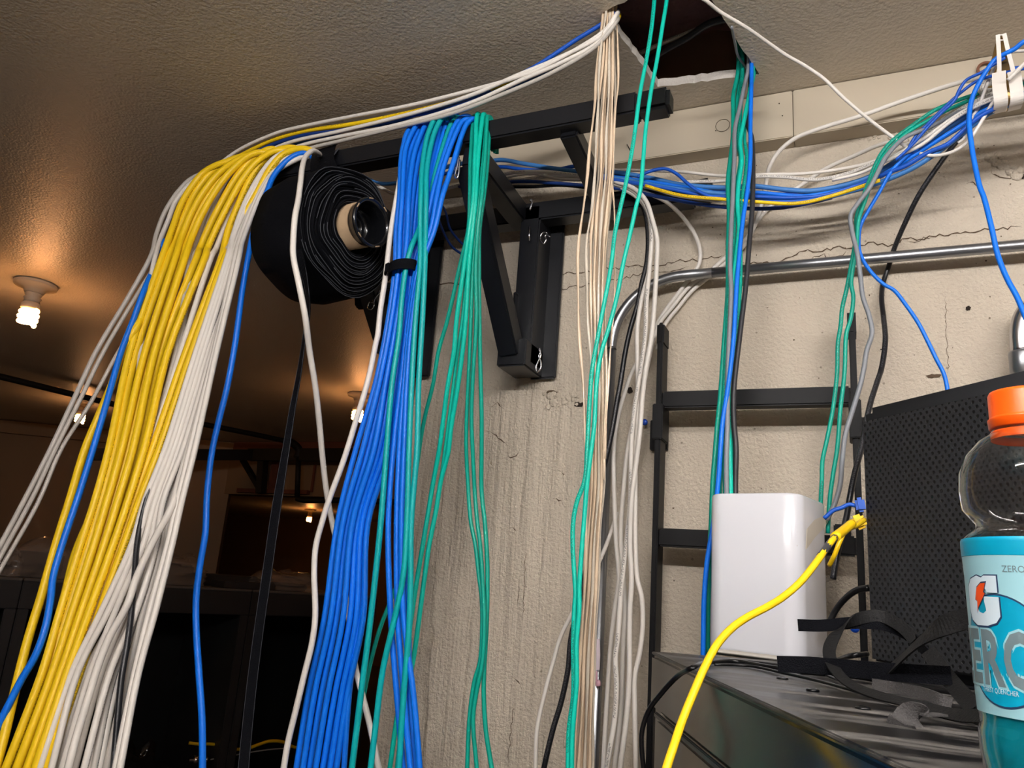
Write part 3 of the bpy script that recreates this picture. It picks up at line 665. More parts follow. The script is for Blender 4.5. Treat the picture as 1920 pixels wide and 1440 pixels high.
# web of tape tying the roll to the bar, and the loose tail
ribbon('hanging_strap', [(P3(612, 330, .985), (1, 0, .25)), (P3(604, 305, 1.0), (1, 0, .2)), (P3(608, 280, 1.03), (1, 0, .1)), (P3(610, 277, 1.06), (1, 0, .1))], .05, .0015, 'velcro', t)
ribbon('hanging_strap', [(P3(585, 345, .97), (.7, 0, .7)), (P3(600, 320, 1.0), (.7, 0, .6)), (P3(622, 291, 1.016), (.8, 0, .4)), (P3(630, 282, 1.03), (.8, 0, .4))], .018, .0015, 'velcroe', t)
tl = [((556, 470, .90), (.9, .2, -.1)), ((568, 505, .895), (.8, -.3, 0)), ((576, 545, .90), (.7, -.5, 0)), ((577, 590, .92), (.75, -.4, 0)), ((569, 645, .93), (.75, -.5, 0)), ((561, 700, .935), (.8, -.4, 0)),
      ((549, 765, .94), (.85, -.3, 0)), ((537, 840, .94), (.9, -.2, 0)), ((519, 950, .935), (1, 0, 0)), ((501, 1075, .93), (1, 0, 0)), ((486, 1180, .93), (1, 0, 0)), ((472, 1290, .93), (1, .05, 0)), ((457, 1440, .92), (1, .1, 0)), ((452, 1500, .92), (1, .1, 0))]
ribbon('loose_tail', [(P3(a, b, y), s) for (a, b, y), s in tl], .0165, .0014, 'velcro', t)
for sgn in (-1, 1):
    e = [P3(a, b, y)+Vector(s).normalized()*sgn*.0083+Vector((0, -.0008, 0)) for (a, b, y), s in tl]; tube('tail_edge', e, .00035, 'velcroe', t, 4)
# ================================================================== conduits
t = thing('metal_conduit', V(-.385, 1.262, 0), 'galvanised conduit climbing the wall and bending right along it', 'conduit')
xc, yc, zc0, rb_ = -.381, 1.2615, .544, .125
path = [V(xc, yc, -.9), V(xc, yc, zc0-rb_)]
v0 = atY(1147, 655, yc).z
tube('riser', [V(xc, yc, -1.5), V(xc, yc, -.6), Vector((xc, yc, v0))], .0089, 'emt', t, 16, 1)
arc = [Vector((xc, yc, v0))]+[V(xc+rb_*(1-math.cos(a)), yc, zc0-rb_+rb_*math.sin(a)) for a in [i*math.pi/2/24 for i in range(25)]]
link('bend', tube_mesh('bend', arc+[V(xc+rb_+.05, yc, zc0)], .0090, 16), 'emt', t)
tube('horizontal_run', [V(xc+rb_+.05, yc, zc0), V(0, yc, zc0), V(1.2, yc, zc0)], .0089, 'emt', t, 16, 1)
bm = bmesh.new(); lathe(bm, [(.0094, -.0008), (.0094, .0008)], Vector((xc, yc, v0)), Vector((0, 0, 1)), 20); obj('joint_line', bm, 'steel', t)
t = thing('metal_conduit', atY(1925, 640, 1.24), 'short shiny curved conduit end at the right edge above the black box', 'conduit')
tube('bend', [atY(1960, 566, 1.25), atY(1940, 572, 1.25), atY(1921, 590, 1.25), atY(1913, 620, 1.25), atY(1915, 662, 1.25)], .0135, 'chrome', t, 14)
a, b = atY(1915, 660, 1.25), atY(1921, 730, 1.25); bm = bmesh.new(); lathe(bm, [(.0155, 0), (.0165, .003), (.0165, .03), (.015, .032), (.015, (b-a).length)], a, b-a, 20); obj('fitting', bm, 'emt', t, True)
# pink tie on the conduit
t = thing('cable_tie', atY(1121, 1240, 1.245), 'small pink plastic tie hanging on the vertical conduit', 'tie')
ribbon('tail', [(atY(1121, 1198, 1.247), (1, 0, 0)), (atY(1122, 1225, 1.245), (1, 0, 0)), (atY(1121, 1256, 1.247), (1, 0, 0))], .0058, .002, M['pinkc'] if 'pinkc' in M else mat('clear_pink', (222, 206, 214), .3), t)
ribbon('neck', [(atY(1118, 1258, 1.246), (1, 0, 0)), (atY(1119, 1268, 1.245), (1, 0, 0)), (atY(1118, 1278, 1.246), (1, 0, 0))], .003, .002, 'pink', t)
bm = bmesh.new(); lump(bm, atY(1121, 1281, 1.246), .0052, 3, .6); obj('head', bm, 'pink', t, True)
# ================================================================== ladder rack
t = thing('ladder_rack', V(-.14, 1.25, .2), 'black ladder rack standing upright against the wall', 'ladder')
YF, YB = 1.220, 1.262
def rail(x0):
    bm = bmesh.new(); box(bm, V(x0, YF, -1.5), V(x0+.0095, YB, .436), .002); obj('rail', bm, 'ladderm', t)
    bm = bmesh.new(); box(bm, V(x0-.0015, YF-.0015, .405), V(x0+.011, YB+.0015, .4445), .004); obj('end_cap', bm, 'ladderm', t)
XL = -.2368*YF; XR = XL+.2955
rail(XL); rail(XR)
for z in (.311, .087, -.137, -.361):
    bm = bmesh.new(); box(bm, V(XL+.0097, YF+.006, z-.014), V(XR-.0002, YF+.032, z+.014), .0025); obj('rung', bm, 'ladderm', t)
for side, x0 in ((-1, XL), (1, XR)):
    bm = bmesh.new(); box(bm, V(x0-.004, YF-.004, .243), V(x0+.0135, YB+.003, .302), .0015); obj('clamp', bm, 'ladderm', t)
    xa, xb = (x0-.024, x0-.004) if side < 0 else (x0+.0135, x0+.042)
    bm = bmesh.new(); box(bm, V(xa, 1.287, .238), V(xb+.01*(-side), 1.2995, .290), .001); obj('mounting_plate', bm, 'ladderm', t)
    if side < 0:
        bm = bmesh.new(); lathe(bm, [(.0055, 0), (.0055, .003), (.003, .0045)], atY(1209, 792, 1.2868), Vector((0, -1, 0)), 16); obj('anchor', bm, M['bluep2'], t, True)
for (px, py) in ((1580, 1010),):
    bm = bmesh.new(); a = atY(px, py, 1.29); box(bm, a+Vector((-.012, -.02, -.018)), a+Vector((.012, .009, .02)), .002); obj('mounting_plate', bm, 'ladderm', t)
bm = bmesh.new(); a = atY(1603, 1178, 1.21); lathe(bm, [(.006, 0), (.006, .004), (.002, .006)], a, Vector((0, -1, 0)), 16); obj('anchor', bm, M['bluep2'], t, True)
# ================================================================== cabinet on the right
ZT = E-.068
c0 = atZ(1222, 1221, ZT); c1 = atZ(1705, 1440, ZT); ce = (c1-c0).normalized(); cr = Vector((-ce.y, ce.x, 0)); cr = cr if cr.x > 0 else -cr
t = thing('network_cabinet', c0+Vector((.2, -.3, -(ZT))), 'glossy black cabinet with a dusty top, lower right', 'cabinet')
def cbx(name, a, b, m, bev=.002, par=None):   # (s along the visible side, d across, z from top)
    bm = bmesh.new(); box(bm, a, b, bev); mx = Matrix((ce, cr, Vector((0, 0, 1)))).transposed().to_4x4(); mx.translation = Vector((c0.x, c0.y, ZT))
    bmesh.ops.transform(bm, matrix=mx, verts=bm.verts); return obj(name, bm, m, par or t)
CL, CWD = .80, .56
cbx('top_panel', (0, 0, -.0035), (CL, CWD, 0), 'dusty', .001)
cbx('top_rim', (0, 0, -.062), (CL, CWD, -.0036), 'cab', .003)
cbx('body', (.0, .006, -1.48), (CL, CWD, -.0621), 'cab', .002)
cbx('side_panel', (.034, .001, -1.46), (CL-.04, .0065, -.070), 'cab', .003)
cbx('rim_lip', (.034, -.002, -.069), (CL-.04, .002, -.0635), 'steel', .001)
def cp(s, d, z): return Vector((c0.x, c0.y, ZT))+ce*s+cr*d+Vector((0, 0, z))
for px, py in ((1467, 1273), (1524, 1295), (1618, 1329)):
    bm = bmesh.new(); lathe(bm, [(.0055, 0), (.005, .0012), (.0025, .0018), (.0022, .001)], atZ(px, py, ZT+.0002), Vector((0, 0, 1)), 20); obj('screw', bm, 'hub', t, True)
# ---- white router tower
f0 = atZ(1322, 1223, ZT); fd = Vector((.968, -.25, 0)).normalized(); bk = Vector((-fd.y, fd.x, 0)); bk = bk if bk.y > 0 else -bk
zt = atY(1332, 925, f0.y).z; f1 = atZ(1506, 1262, ZT)
wF = .122
t = thing('wireless_router', f0+fd*wF/2+bk*wF/2, 'tall white tower router standing on the dusty black cabinet', 'router')
def rtower(w, r, z0, z1, bot):
    bm = bmesh.new(); prof = [(z0, -bot), (z0+.004, -bot*.2), (z0+.006, 0), (z1-.004, 0), (z1-.001, -.0015), (z1, -.004)]
    rings = []
    for z, off in prof:
        ring = []
        for cxx, cyy, a0 in ((w-r, r, -90), (w-r, w-r, 0), (r, w-r, 90), (r, r, 180)):
            for i in range(13):
                a = math.radians(a0+90*i/12); ring.append(bm.verts.new(f0+fd*(cxx+(r+off)*math.cos(a))+bk*(cyy+(r+off)*math.sin(a))+Vector((0, 0, z-f0.z))))
        rings.append(ring)
    n = len(rings[0])
    for a, b in zip(rings, rings[1:]):
        for i in range(n): bm.faces.new((a[i], a[(i+1) % n], b[(i+1) % n], b[i]))
    bm.faces.new(list(reversed(rings[0]))); bm.faces.new(rings[-1]); return bm
obj('casing', rtower(wF, .022, ZT+.003, zt, .003), 'router', t, True)
obj('foot', rtower(wF, .022, ZT+.0003, ZT+.0029, .004), 'grey', t, True)
# ---- perforated box
Ybx = 1.0
g0 = atY(1629, 1240, Ybx); gd = Vector((.674, -.739, 0)).normalized(); gn = Vector((gd.y, -gd.x, 0)); gn = gn if gn.y < 0 else -gn
gt = atY(1618, 765, Ybx).z; zb = ZT+.0035; GW, GD = .40, .12
t = thing('perforated_box', g0-gn*.05+gd*.2, 'large black perforated box standing behind the bottle', 'equipment')
def gbx(a, b, bev):
    bm = bmesh.new(); box(bm, a, b, bev); mx = Matrix((gd, -gn, Vector((0, 0, 1)))).transposed().to_4x4(); mx.translation = Vector((g0.x, g0.y, 0)); bmesh.ops.transform(bm, matrix=mx, verts=bm.verts); return bm
obj('housing', gbx((0, .001, zb), (GW, GD, gt), .010), 'boxm', t, True)
def panel():
    nx = 2; vs = []; me = bpy.data.meshes.new('perforated_front'); z0, z1 = zb+.012, gt-.018; o = Vector((g0.x, g0.y, 0))
    P = [(.005, z0), (GW-.012, z0), (GW-.012, z1), (.005, z1)]
    pts = [o+gd*a+gn*(-.0004)+Vector((0, 0, z)) for a, z in P] + [o+gd*a+gn*(-.003)+Vector((0, 0, z)) for a, z in P]
    me.from_pydata(pts, [], [(0, 1, 2, 3), (4, 5, 1, 0), (5, 6, 2, 1), (6, 7, 3, 2), (7, 4, 0, 3)]); uv = me.uv_layers.new(name='UVMap').data
    for f in me.polygons:
        for li in f.loop_indices: k = me.loops[li].vertex_index % 4; uv[li].uv = (P[k][0]*1.0, P[k][1]) if f.index == 0 else (0, 0)
    return link('perforated_front', me, 'perf', t)
panel()
obj('base', gbx((.004, .006, ZT+.0004), (GW-.004, GD-.004, zb-.0002), .001), 'steel', t)
# ---- bottle
bc = Vector((.0706, .3803, ZT))
t = thing('drink_bottle', bc, 'clear bottle of blue drink with an orange cap, at the right edge', 'bottle')
HB = .186; BRr = .0375
prof = [(.0, 0.001), (.022, 0), (.030, .004), (.034, .012), (.0355, .022), (.0355, .030), (.0345, .033), (.0345, .036), (.0352, .040), (.0355, .060), (.0365, .100), (.0372, .112), (.0372, .116), (.0335, .1195), (.0300, .122), (.0296, .124), (.032, .1265), (.0358, .131), (.0368, .140), (.0362, .149), (.0325, .158), (.0255, .1655), (.0195, .169), (.0182, .1705), (.0182, .183)]
SR_, SH_ = .746, .857
def scl(p): return [(r*SR_, h*SH_) for r, h in p]
bm = bmesh.new(); inner = [(max(0, r-.0006), max(h, .0008)) for r, h in prof]
lathe(bm, scl(prof+inner[::-1]), bc, seg=72, cap=False); obj('shell', bm, 'pet', t, True)
bm = bmesh.new(); lp = [(max(0, r-.0010), max(h, .002)) for r, h in prof if h <= .112]; lathe(bm, scl(lp+[(.0, .1125)]), bc, seg=72, cap=False); obj('drink', bm, 'liquid', t, True)
bm = bmesh.new(); ch = .164; cap = [(.0185, .1715), (.0192, .1722), (.0196, .176), (.0196, .1765), (.0188, .1772), (.0186, .1775), (.0186, .189), (.0178, .1905), (.0150, .1912), (0, .1912)]
lathe(bm, scl([(.0, .1712)]+cap), bc, seg=72, cap=False); co = obj('cap', bm, 'orange', t, True)
for k in range(72):
    a = 2*math.pi*k/72; d = Vector((math.cos(a), math.sin(a), 0)); bmx = bmesh.new(); break
bm = bmesh.new(); lathe(bm, scl([(.0187, .1662), (.0187, .1700), (.0180, .1705)]), bc, seg=72, cap=False); obj('cap_ring', bm, 'orange', t, True)
# label: wrapped sheet and its print
toC = math.atan2(EYE.y-bc.y, EYE.x-bc.x)
def lr(h):
    for (r0, h0), (r1, h1) in zip(prof, prof[1:]):
        if h0 <= h <= h1 and h1 > h0: return r0+(r1-r0)*(h-h0)/(h1-h0)
    return .0355
def lpnt(u, h, off=.0):   # u: metres around from the side facing the camera, h: height
    a = toC+u/.036; r = (lr(h)+.0004)*SR_+off; return bc+Vector((math.cos(a)*r, math.sin(a)*r, h*SH_))
def band(name, h0, h1, m, off=0., u0=-.1131, u1=.1131, wav=0.):
    bm = bmesh.new(); N = 90; K = 8; g = []
    for i in range(N+1):
        u = u0+(u1-u0)*i/N; lo = h0+(wav*max(0, u+.02)*-.35 if wav else 0)
        g.append([bm.verts.new(lpnt(u, lo+(h1-lo)*j/K, off)) for j in range(K+1)])
    for i in range(N):
        for j in range(K): bm.faces.new((g[i][j], g[i+1][j], g[i+1][j+1], g[i][j+1]))
    return obj(name, bm, m, t, True)
lab = band('label', .038, .108, 'labelw'); band('label_band', .1081, .1165, 'labelb', .0001)
def flatprint(name, polys, m, off, par=None):
    """polys in (u,h) metres; triangulated then wrapped round the bottle"""
    bm = bmesh.new()
    for poly in polys:
        vs = [bm.verts.new((u, 0, h)) for u, h in poly]
        try: bm.faces.new(vs)
        except ValueError: pass
    us = [v.co.x for v in bm.verts]; a = min(us); b = max(us); x = a
    while x < b:
        x += .0015; bmesh.ops.bisect_plane(bm, geom=bm.verts[:]+bm.edges[:]+bm.faces[:], plane_co=(x, 0, 0), plane_no=(1, 0, 0))
    bmesh.ops.triangulate(bm, faces=bm.faces)
    for v in bm.verts: v.co = lpnt(v.co.x, v.co.z, off)
    return obj(name, bm, m, par or lab)
def textpoly(s, size, u, h, name, m, off, xs=1., bold=.0, sp=1.):
    c = bpy.data.curves.new('txt', 'FONT'); c.body = s; c.size = size; c.offset = bold; c.space_character = sp; c.resolution_u = 3
    o = bpy.data.objects.new('txt', c); COL.objects.link(o); dg = bpy.context.evaluated_depsgraph_get(); me = bpy.data.meshes.new_from_object(o.evaluated_get(dg)); bpy.data.objects.remove(o)
    bm = bmesh.new(); bm.from_mesh(me); bpy.data.meshes.remove(me)
    for v in bm.verts: v.co = Vector((u+v.co.x*xs, 0, h+v.co.y))
    x = min(v.co.x for v in bm.verts); e = max(v.co.x for v in bm.verts)
    while x < e:
        x += .0015; bmesh.ops.bisect_plane(bm, geom=bm.verts[:]+bm.edges[:]+bm.faces[:], plane_co=(x, 0, 0), plane_no=(1, 0, 0))
    bmesh.ops.triangulate(bm, faces=bm.faces)
    for v in bm.verts: v.co = lpnt(v.co.x, v.co.z, off)
    return obj(name, bm, m, lab)
def circ(u, h, r, n=48, sy_=1.): return [(u+r*math.cos(2*math.pi*i/n), h+r*sy_*math.sin(2*math.pi*i/n)) for i in range(n)]
UC, HC = -.0225, .0662
flatprint('disc_outline', [circ(UC, HC, .0246)], 'lout', .00008); flatprint('disc', [circ(UC, HC, .0238)], 'labelb', .00014)
textpoly('ZERO', .0325, -.0610, .0515, 'word_outline', 'labelw', .0002, .66, .0021, 1.08)
textpoly('ZERO', .0325, -.0610, .0515, 'word', 'ltext', .00028, .66, .0010, 1.08)
textpoly('THIRST QUENCHER', .0030, -.0360, .0475, 'small_text', 'lwhite', .0003, .8); textpoly('ZERO SUGAR', .0042, -.0175, .1005, 'small_text', 'ltext', .0001, 1.)
def G(u, h, s):
    return [(u+x*s, h+y*s) for x, y in ((.95, 1.0), (.62, 1.0), (.55, .96), (.40, 1.0), (.15, .93), (.02, .78), (0, .55), (0, .3), (.08, .1), (.28, 0), (.62, 0), (.86, .07), (.97, .2), (.97, .58), (.58, .58), (.58, .47), (.60, .40), (.62, .30), (.52, .24), (.40, .27), (.36, .36), (.36, .62), (.42, .74), (.55, .78), (.66, .72), (.68, .66), (.95, .66))]
flatprint('emblem_outline', [G(-.0425, .0755, .0238)], 'lout', .00032)
flatprint('emblem', [[(u, h) for u, h in G(-.0419, .0763, .0224)]], 'lwhite', .0004)
BL_ = [(.60, .98), (.92, 1.0), (.74, .66), (.84, .62), (.30, .10), (.20, -.06), (.26, .34), (.12, .40), (.30, .82)]
flatprint('bolt_outline', [[(-.0368+x*.0115, .0822+y*.0140) for x, y in BL_]], 'lout', .0005); flatprint('bolt', [[(-.0362+x*.0101, .0830+y*.0124) for x, y in BL_]], 'bolt', .0006)
# ---- tape holding the yellow lead to the router
def rface(px, py, off=.0006):   # on the router's front face or rounded side
    p = atP(px, py, f0-bk*off, bk); s = (p-f0).dot(fd)
    if s > wF-.022:
        side = atP(px, py, f0+fd*(wF+off), fd); return side if (side-f0).dot(bk) > .02 else f0+fd*(wF-.022+math.sin(.8)*(.022+off))+bk*(.022-math.cos(.8)*(.022+off))+Vector((0, 0, p.z-f0.z))
    return p
bm = bmesh.new(); quad(bm, [rface(1499, 1023), rface(1512, 1030), rface(1528, 1008), rface(1545, 990), rface(1555, 975), rface(1541, 968), rface(1527, 975), rface(1514, 990)])
tag(obj('sticky_tape', bm, 'tape'), 'piece of clear sticky tape on the white router corner', 'tape')
# ================================================================== velcro strips and cords on the cabinet
def W3(px, py, y): return atY(px, py, y)
up = Vector((0, 0, 1))
o = ribbon('velcro_strip', [(W3(1496, 1172, .78), up), (W3(1540, 1173, .78), up), (W3(1600, 1168, .80), up), (W3(1660, 1172, .81), up), (W3(1705, 1192, .80), up), (W3(1735, 1222, .77), up), (W3(1765, 1260, .74), up), (W3(1800, 1300, .70), up), (W3(1830, 1335, .67), up)], .0105, .0012, 'velcro'); tag(o, 'black tape strip ending in midair before the white router', 'strip')
o = ribbon('velcro_strip', [(W3(1458, 1245, .74), up), (W3(1520, 1247, .735), up), (W3(1600, 1254, .72), up), (W3(1700, 1262, .70), up), (W3(1784, 1267, .69), up)], .0135, .0012, 'velcro'); tag(o, 'straight black tape strip lying level across the cabinet clutter', 'strip')
o = ribbon('velcro_strip', [(W3(1840, 1158, .63), (.1, .1, 1)), (W3(1800, 1163, .64), (.1, .1, 1)), (W3(1760, 1178, .65), (.3, .1, 1)), (W3(1722, 1205, .67), (.5, 0, .8)), (W3(1685, 1240, .70), (.5, 0, .8)), (W3(1660, 1262, .72), (.5, 0, .8))], .0145, .0012, 'strap'); tag(o, 'broad black webbing strip arching left from the bottle', 'strip')
o = ribbon('velcro_strip', [(W3(1715, 1200, .79), (.3, .2, .9)), (W3(1690, 1175, .80), (.1, .2, .9)), (W3(1650, 1155, .81), (0, .2, 1)), (W3(1610, 1160, .80), (.3, .2, .9)), (W3(1575, 1180, .78), (.8, .2, .6)), (W3(1556, 1212, .76), (1, .3, .2)), (W3(1560, 1245, .73), (.8, .6, .1)), (W3(1590, 1280, .69), (.4, .9, .2)), (W3(1640, 1302, .66), (.2, .9, .3)), (W3(1720, 1322, .63), (.1, .9, .3)), (W3(1790, 1340, .60), (0, .9, .3)), (W3(1850, 1343, .57), (0, .9, .3))], .0105, .0012, 'strap'); tag(o, 'black webbing strip curled in a tall loop beside the router', 'strip')
o = ribbon('velcro_strip', [(W3(1740, 1220, .74), (.7, 0, .7)), (W3(1765, 1255, .72), (.75, 0, .6)), (W3(1795, 1292, .68), (.8, 0, .6)), (W3(1825, 1325, .64), (.8, 0, .6))], .0125, .0012, 'strap'); tag(o, 'ribbed black webbing strip slanting down toward the bottle', 'strip')
o = ribbon('velcro_strip', [(W3(1636, 1283, .70), up), (W3(1680, 1290, .69), up), (W3(1730, 1300, .67), up), (W3(1765, 1313, .655), (0, 0, 1)), (W3(1783, 1322, .66), (0, 0, 1))], .0085, .0012, 'strapf'); tag(o, 'grey fuzzy strip bent at its right end on the cabinet', 'strip')
o = ribbon('velcro_strip', [(W3(1758, 1342, .585), (.3, .4, 0)), (W3(1735, 1338, .59), (.5, .8, 0)), (W3(1715, 1345, .585), (.6, .8, .1)), (W3(1700, 1358, .575), (.6, .8, .3)), (W3(1690, 1366, .57), (.6, .8, .4))], .020, .0012, 'strapf'); tag(o, 'short grey fuzzy strip end curling down near the cabinet edge', 'strip')
def cz(px, py, h): return atZ(px, py, ZT+h)
def cord(pts, w, label, name='power_cord', m='blackp'):
    P = [p if isinstance(p, Vector) else cz(*p) for p in pts]; z = zc(P[len(P)//2]); return tag(tube(name, P, w/2*z/F, m, sides=8), label, 'cord')
down_ = cp(.075, -.012, 0)
cord([atY(1210, 1470, .80), atY(1203, 1400, .80), atY(1204, 1370, .80), atY(1215, 1335, .80), atY(1240, 1300, .79), atY(1270, 1268, .775), (1298, 1252, .006), (1330, 1241, .004), (1380, 1240, .004), (1450, 1252, .004), (1530, 1262, .004), (1600, 1268, .004), (1700, 1285, .004), (1800, 1300, .004)], 9, 'black cord dropping over the cabinet corner left of the yellow cable')
cord([(1340, 1246, .002), (1400, 1248, .003), (1470, 1262, .003), (1540, 1278, .003), (1620, 1300, .003), (1720, 1328, .003), (1830, 1352, .003)], 6, 'thin black cord along the dusty top behind the cabinet edge')
cord([(1370, 1237, .002), (1430, 1243, .003), (1500, 1252, .003), (1560, 1270, .003), (1600, 1288, .003), (1680, 1312, .003), (1770, 1335, .003), (1850, 1362, .003)], 6, 'thin black cord in front of the level strip')
cord([atY(1626, 1226, 1.0), atY(1600, 1229, .98), (1570, 1238, .004), (1545, 1248, .004), (1500, 1256, .004)], 9, 'black cord leaving the foot of the perforated box')
cord([atY(1630, 1102, 1.03), atY(1606, 1107, 1.04), atY(1585, 1122, 1.05), atY(1566, 1146, 1.06), atY(1550, 1180, 1.06)], 12, 'thick black cord curving between the router and the perforated box')
# ---- plugs at the router / box gap
def plug(label, m, body, cable_px, w, Yb):
    t = thing('network_plug_lead', atY(*body[0], Yb), label, 'cable')
    P = [atY(x, y, Yb) for x, y in body]; bm = bmesh.new(); beam(bm, P[0], P[1], .017, .015, Vector((0, 0, 1)), .003); obj('plug_boot', bm, m, t)
    tube('cord', [atY(x, y, yy) for x, y, yy in cable_px], w/2*zc(P[0])/F, m, t)
    return t
plug('blue network lead plugged between the router and the perforated box', 'royal', [(1622, 946), (1604, 948)], [(1604, 948, 1.0), (1592, 946, 1.0), (1578, 952, 1.0), (1563, 957, 1.0), (1545, 972, 1.0)], 8, 1.0)
plug('yellow network lead plugged into the perforated box', M['yellowb'], [(1622, 975), (1600, 983)], [(1600, 983, 1.0), (1588, 990, .99), (1575, 1015, .98), (1565, 1040, .98), (1555, 1060, .99)], 9, 1.0)
# ================================================================== hanger at the top right
t = thing('cable_hanger', atY(1885, 65, 1.13), 'white strap hanger with a brass strip holding the cable bundle', 'hanger')
yh = 1.10
def rib(name, pts, w, m, yy): return ribbon(name, [(atY(x, y, yy), (1, -.2, 0)) for x, y in pts], w, .003, m, t)
rib('strap_leg', [(1871, 66), (1873, 100), (1874, 140)], .0052, 'hookw', yh); rib('strap_leg', [(1883, 64), (1890, 95), (1901, 138)], .0052, 'hookw', yh)
ribbon('strap_pad', [(atY(1873, 136, yh), (1, -.2, 0)), (atY(1874, 165, yh-.004), (1, -.2, 0)), (atY(1877, 190, yh), (1, -.2, 0)), (atY(1874, 208, yh+.02), (1, -.2, 0)), (atY(1870, 205, yh+.06), (1, -.2, 0))], .0165, .003, 'hookw', t)
ribbon('strap_pad', [(atY(1901, 134, yh), (1, -.2, 0)), (atY(1905, 160, yh-.004), (1, -.2, 0)), (atY(1907, 186, yh), (1, -.2, 0)), (atY(1902, 203, yh+.02), (1, -.2, 0)), (atY(1894, 203, yh+.06), (1, -.2, 0))], .0155, .003, 'hookw', t)
ribbon('brass_strip', [(atY(1877, 75, yh+.012), (1, -.2, 0)), (atY(1882, 105, yh+.012), (1, -.2, 0)), (atY(1887, 140, yh+.010), (1, -.2, 0)), (atY(1891, 180, yh+.008), (1, -.2, 0)), (atY(1889, 204, yh+.02), (1, -.2, 0)), (atY(1884, 205, yh+.06), (1, -.2, 0))], .0095, .0015, 'brass', t)
hb_ = atY(1877, 70, yh+.006); ribbon('back_leg', [(hb_, (1, 0, 0)), (Vector((hb_.x, 1.18, hb_.z)), (1, 0, 0)), (Vector((hb_.x, 1.261, hb_.z)), (1, 0, 0))], .01, .003, 'brass', t)
for y0 in (66, 76): tube('cross_bar', [atY(1871, y0, yh+.002), atY(1884, y0-1, yh+.002)], .0012, 'hookw', t, 6, 1)
# ================================================================== cables
def front(y):      # how far the left sheaf hangs from the wall side: plumb from the bar, drawn toward the room lower down
    return .985-.165*max(0, min(1, (y-380)/1060))
ROWS = (480, 660, 840, 940, 1020, 1140, 1260, 1440)
def over(top):   # the short run that goes up over the bar and down its far side
    return [(-.0, .055, -.035), ]
def sheaf(tops, lows, w, m, label, grp, off=0., extra=None, dY=0., yb=1.03):
    """tops: knots from the crest of the bar down to y 480; lows: x at each of ROWS from 480 on"""
    px = []
    n = len(tops)
    for i, (x, y) in enumerate(tops):
        px.append((x, y, yb-(yb-.985)*min(1, i/2.)+off+dY))
    for x, y in zip(lows, ROWS):
        if x is not None and y > tops[-1][1]+12: px.append((x, y, front(y)+off))
    if extra: px += [(a, b, front(b)+off) for a, b in extra]
    lead = None
    p0 = atY(*px[0]); 
    o = cable(px+[(px[-1][0]+(px[-1][0]-px[-2][0])*.35, px[-1][1]+(px[-1][1]-px[-2][1])*.35, px[-1][2]-.005)] if px[-1][1] >= 1430 else px, w, m, label, grp, lead=None, ref=3)
    return o
# every draped cable starts behind the bar, comes over its top, and falls
def drape(tops, rest, w, m, label, grp, Yrest, off=0., ytop=1.035, yfirst=1.0, run=None):
    x0, y0 = tops[0]; k = len(tops); px = [] if run is None else list(run)
    for i, (x, y) in enumerate(tops): px.append((x, y, ytop+(yfirst-ytop)*(i/max(1, k-1))**.8+off))
    for x, y in rest: px.append((x, y, Yrest(y)+off))
    if px[-1][1] >= 1430:
        a, b = px[-2], px[-1]; f = 45/(b[1]-a[1]); px.append((b[0]+(b[0]-a[0])*f, b[1]+45, b[2]))
    lead = [(.004, .042, -.045), (.002, .03, -.004)] if run is None else None
    pts = [atY(*p) for p in px]; z = zc(pts[(len(run) if run else 0)+min(3, k-1)]); r = w/2*z/F
    pts = carry_on(pts, px)
    if run is None: p = pts[0]; pts = [p+Vector((-.004, .034, -.040)), p+Vector((-.002, .022, -.006))] + pts
    o = tube('network_cable', pts, r, m); return tag(o, label, 'cable', grp)
YG, WG = 'yellow cables over the left end of the bar', 'white cables over the left end of the bar'
def rows(*x): return list(zip(x, ROWS))
def posl(i, n, col, where): return f"{ORD[i]} {col} cable{' from the left' if i else ''} {where}"
yel = [
 ([(445, 303), (420, 305), (382, 324), (357, 354), (339, 385), (325, 424)], rows(305, 244, 205, 178, 152, 115, 80, 12)),
 ([(470, 296), (445, 296), (398, 322), (367, 360), (348, 400), (329, 447)], rows(317, 255, 217, 190, 167, 129, 90, 20)),
 ([(485, 293), (460, 294), (414, 322), (382, 360), (359, 400), (340, 447)], rows(330, 272, 229, 201, 177, 138, 99, 32)),
 ([(493, 291), (468, 291), (429, 319), (398, 357), (371, 400), (351, 450)], rows(339, 281, 241, 212, 188, 147, 107, 42)),
 ([(500, 287), (474, 289), (436, 318), (405, 357), (380, 400), (358, 450)], rows(348, 290, 250, 221, 196, 155, 115, 52)),
 ([(525, 284), (507, 280), (476, 296), (445, 330), (417, 377), (393, 424), (375, 466)], rows(370, 301, 259, 229, 204, 162, 121, 60)),
 ([(535, 285), (520, 282), (484, 302), (456, 335), (429, 382), (404, 432), (389, 466)], rows(385, 315, 271, 240, 213, 170, 127, 67)),
 ([(568, 284), (551, 278), (520, 282), (489, 307), (468, 338), (448, 382), (429, 429), (420, 466)], rows(417, 349, 287, 250, 224, 180, 137, 78)),
 ([(590, 292), (584, 284), (562, 279), (531, 290), (508, 315), (480, 366), (450, 420), (432, 466)], rows(424, 360, 300, 262, 234, 190, 149, 88)),
]
offy = [0, .009, -.004, .008, -.005, .009, -.006, .006, .004]
for i, (tp, lo) in enumerate(yel):
    drape(tp, lo, 12.8, 'yellowp' if i in (0, 6, 7, 8) else 'yellow', f"{ORD[i]} yellow cable{' from the left' if i else ''} in the thick sheaf draped over the bar's left end" if i < 8 else 'rightmost yellow cable in the sheaf, next to the white cables', YG, front, off=offy[i], ytop=1.03, yfirst=.985)
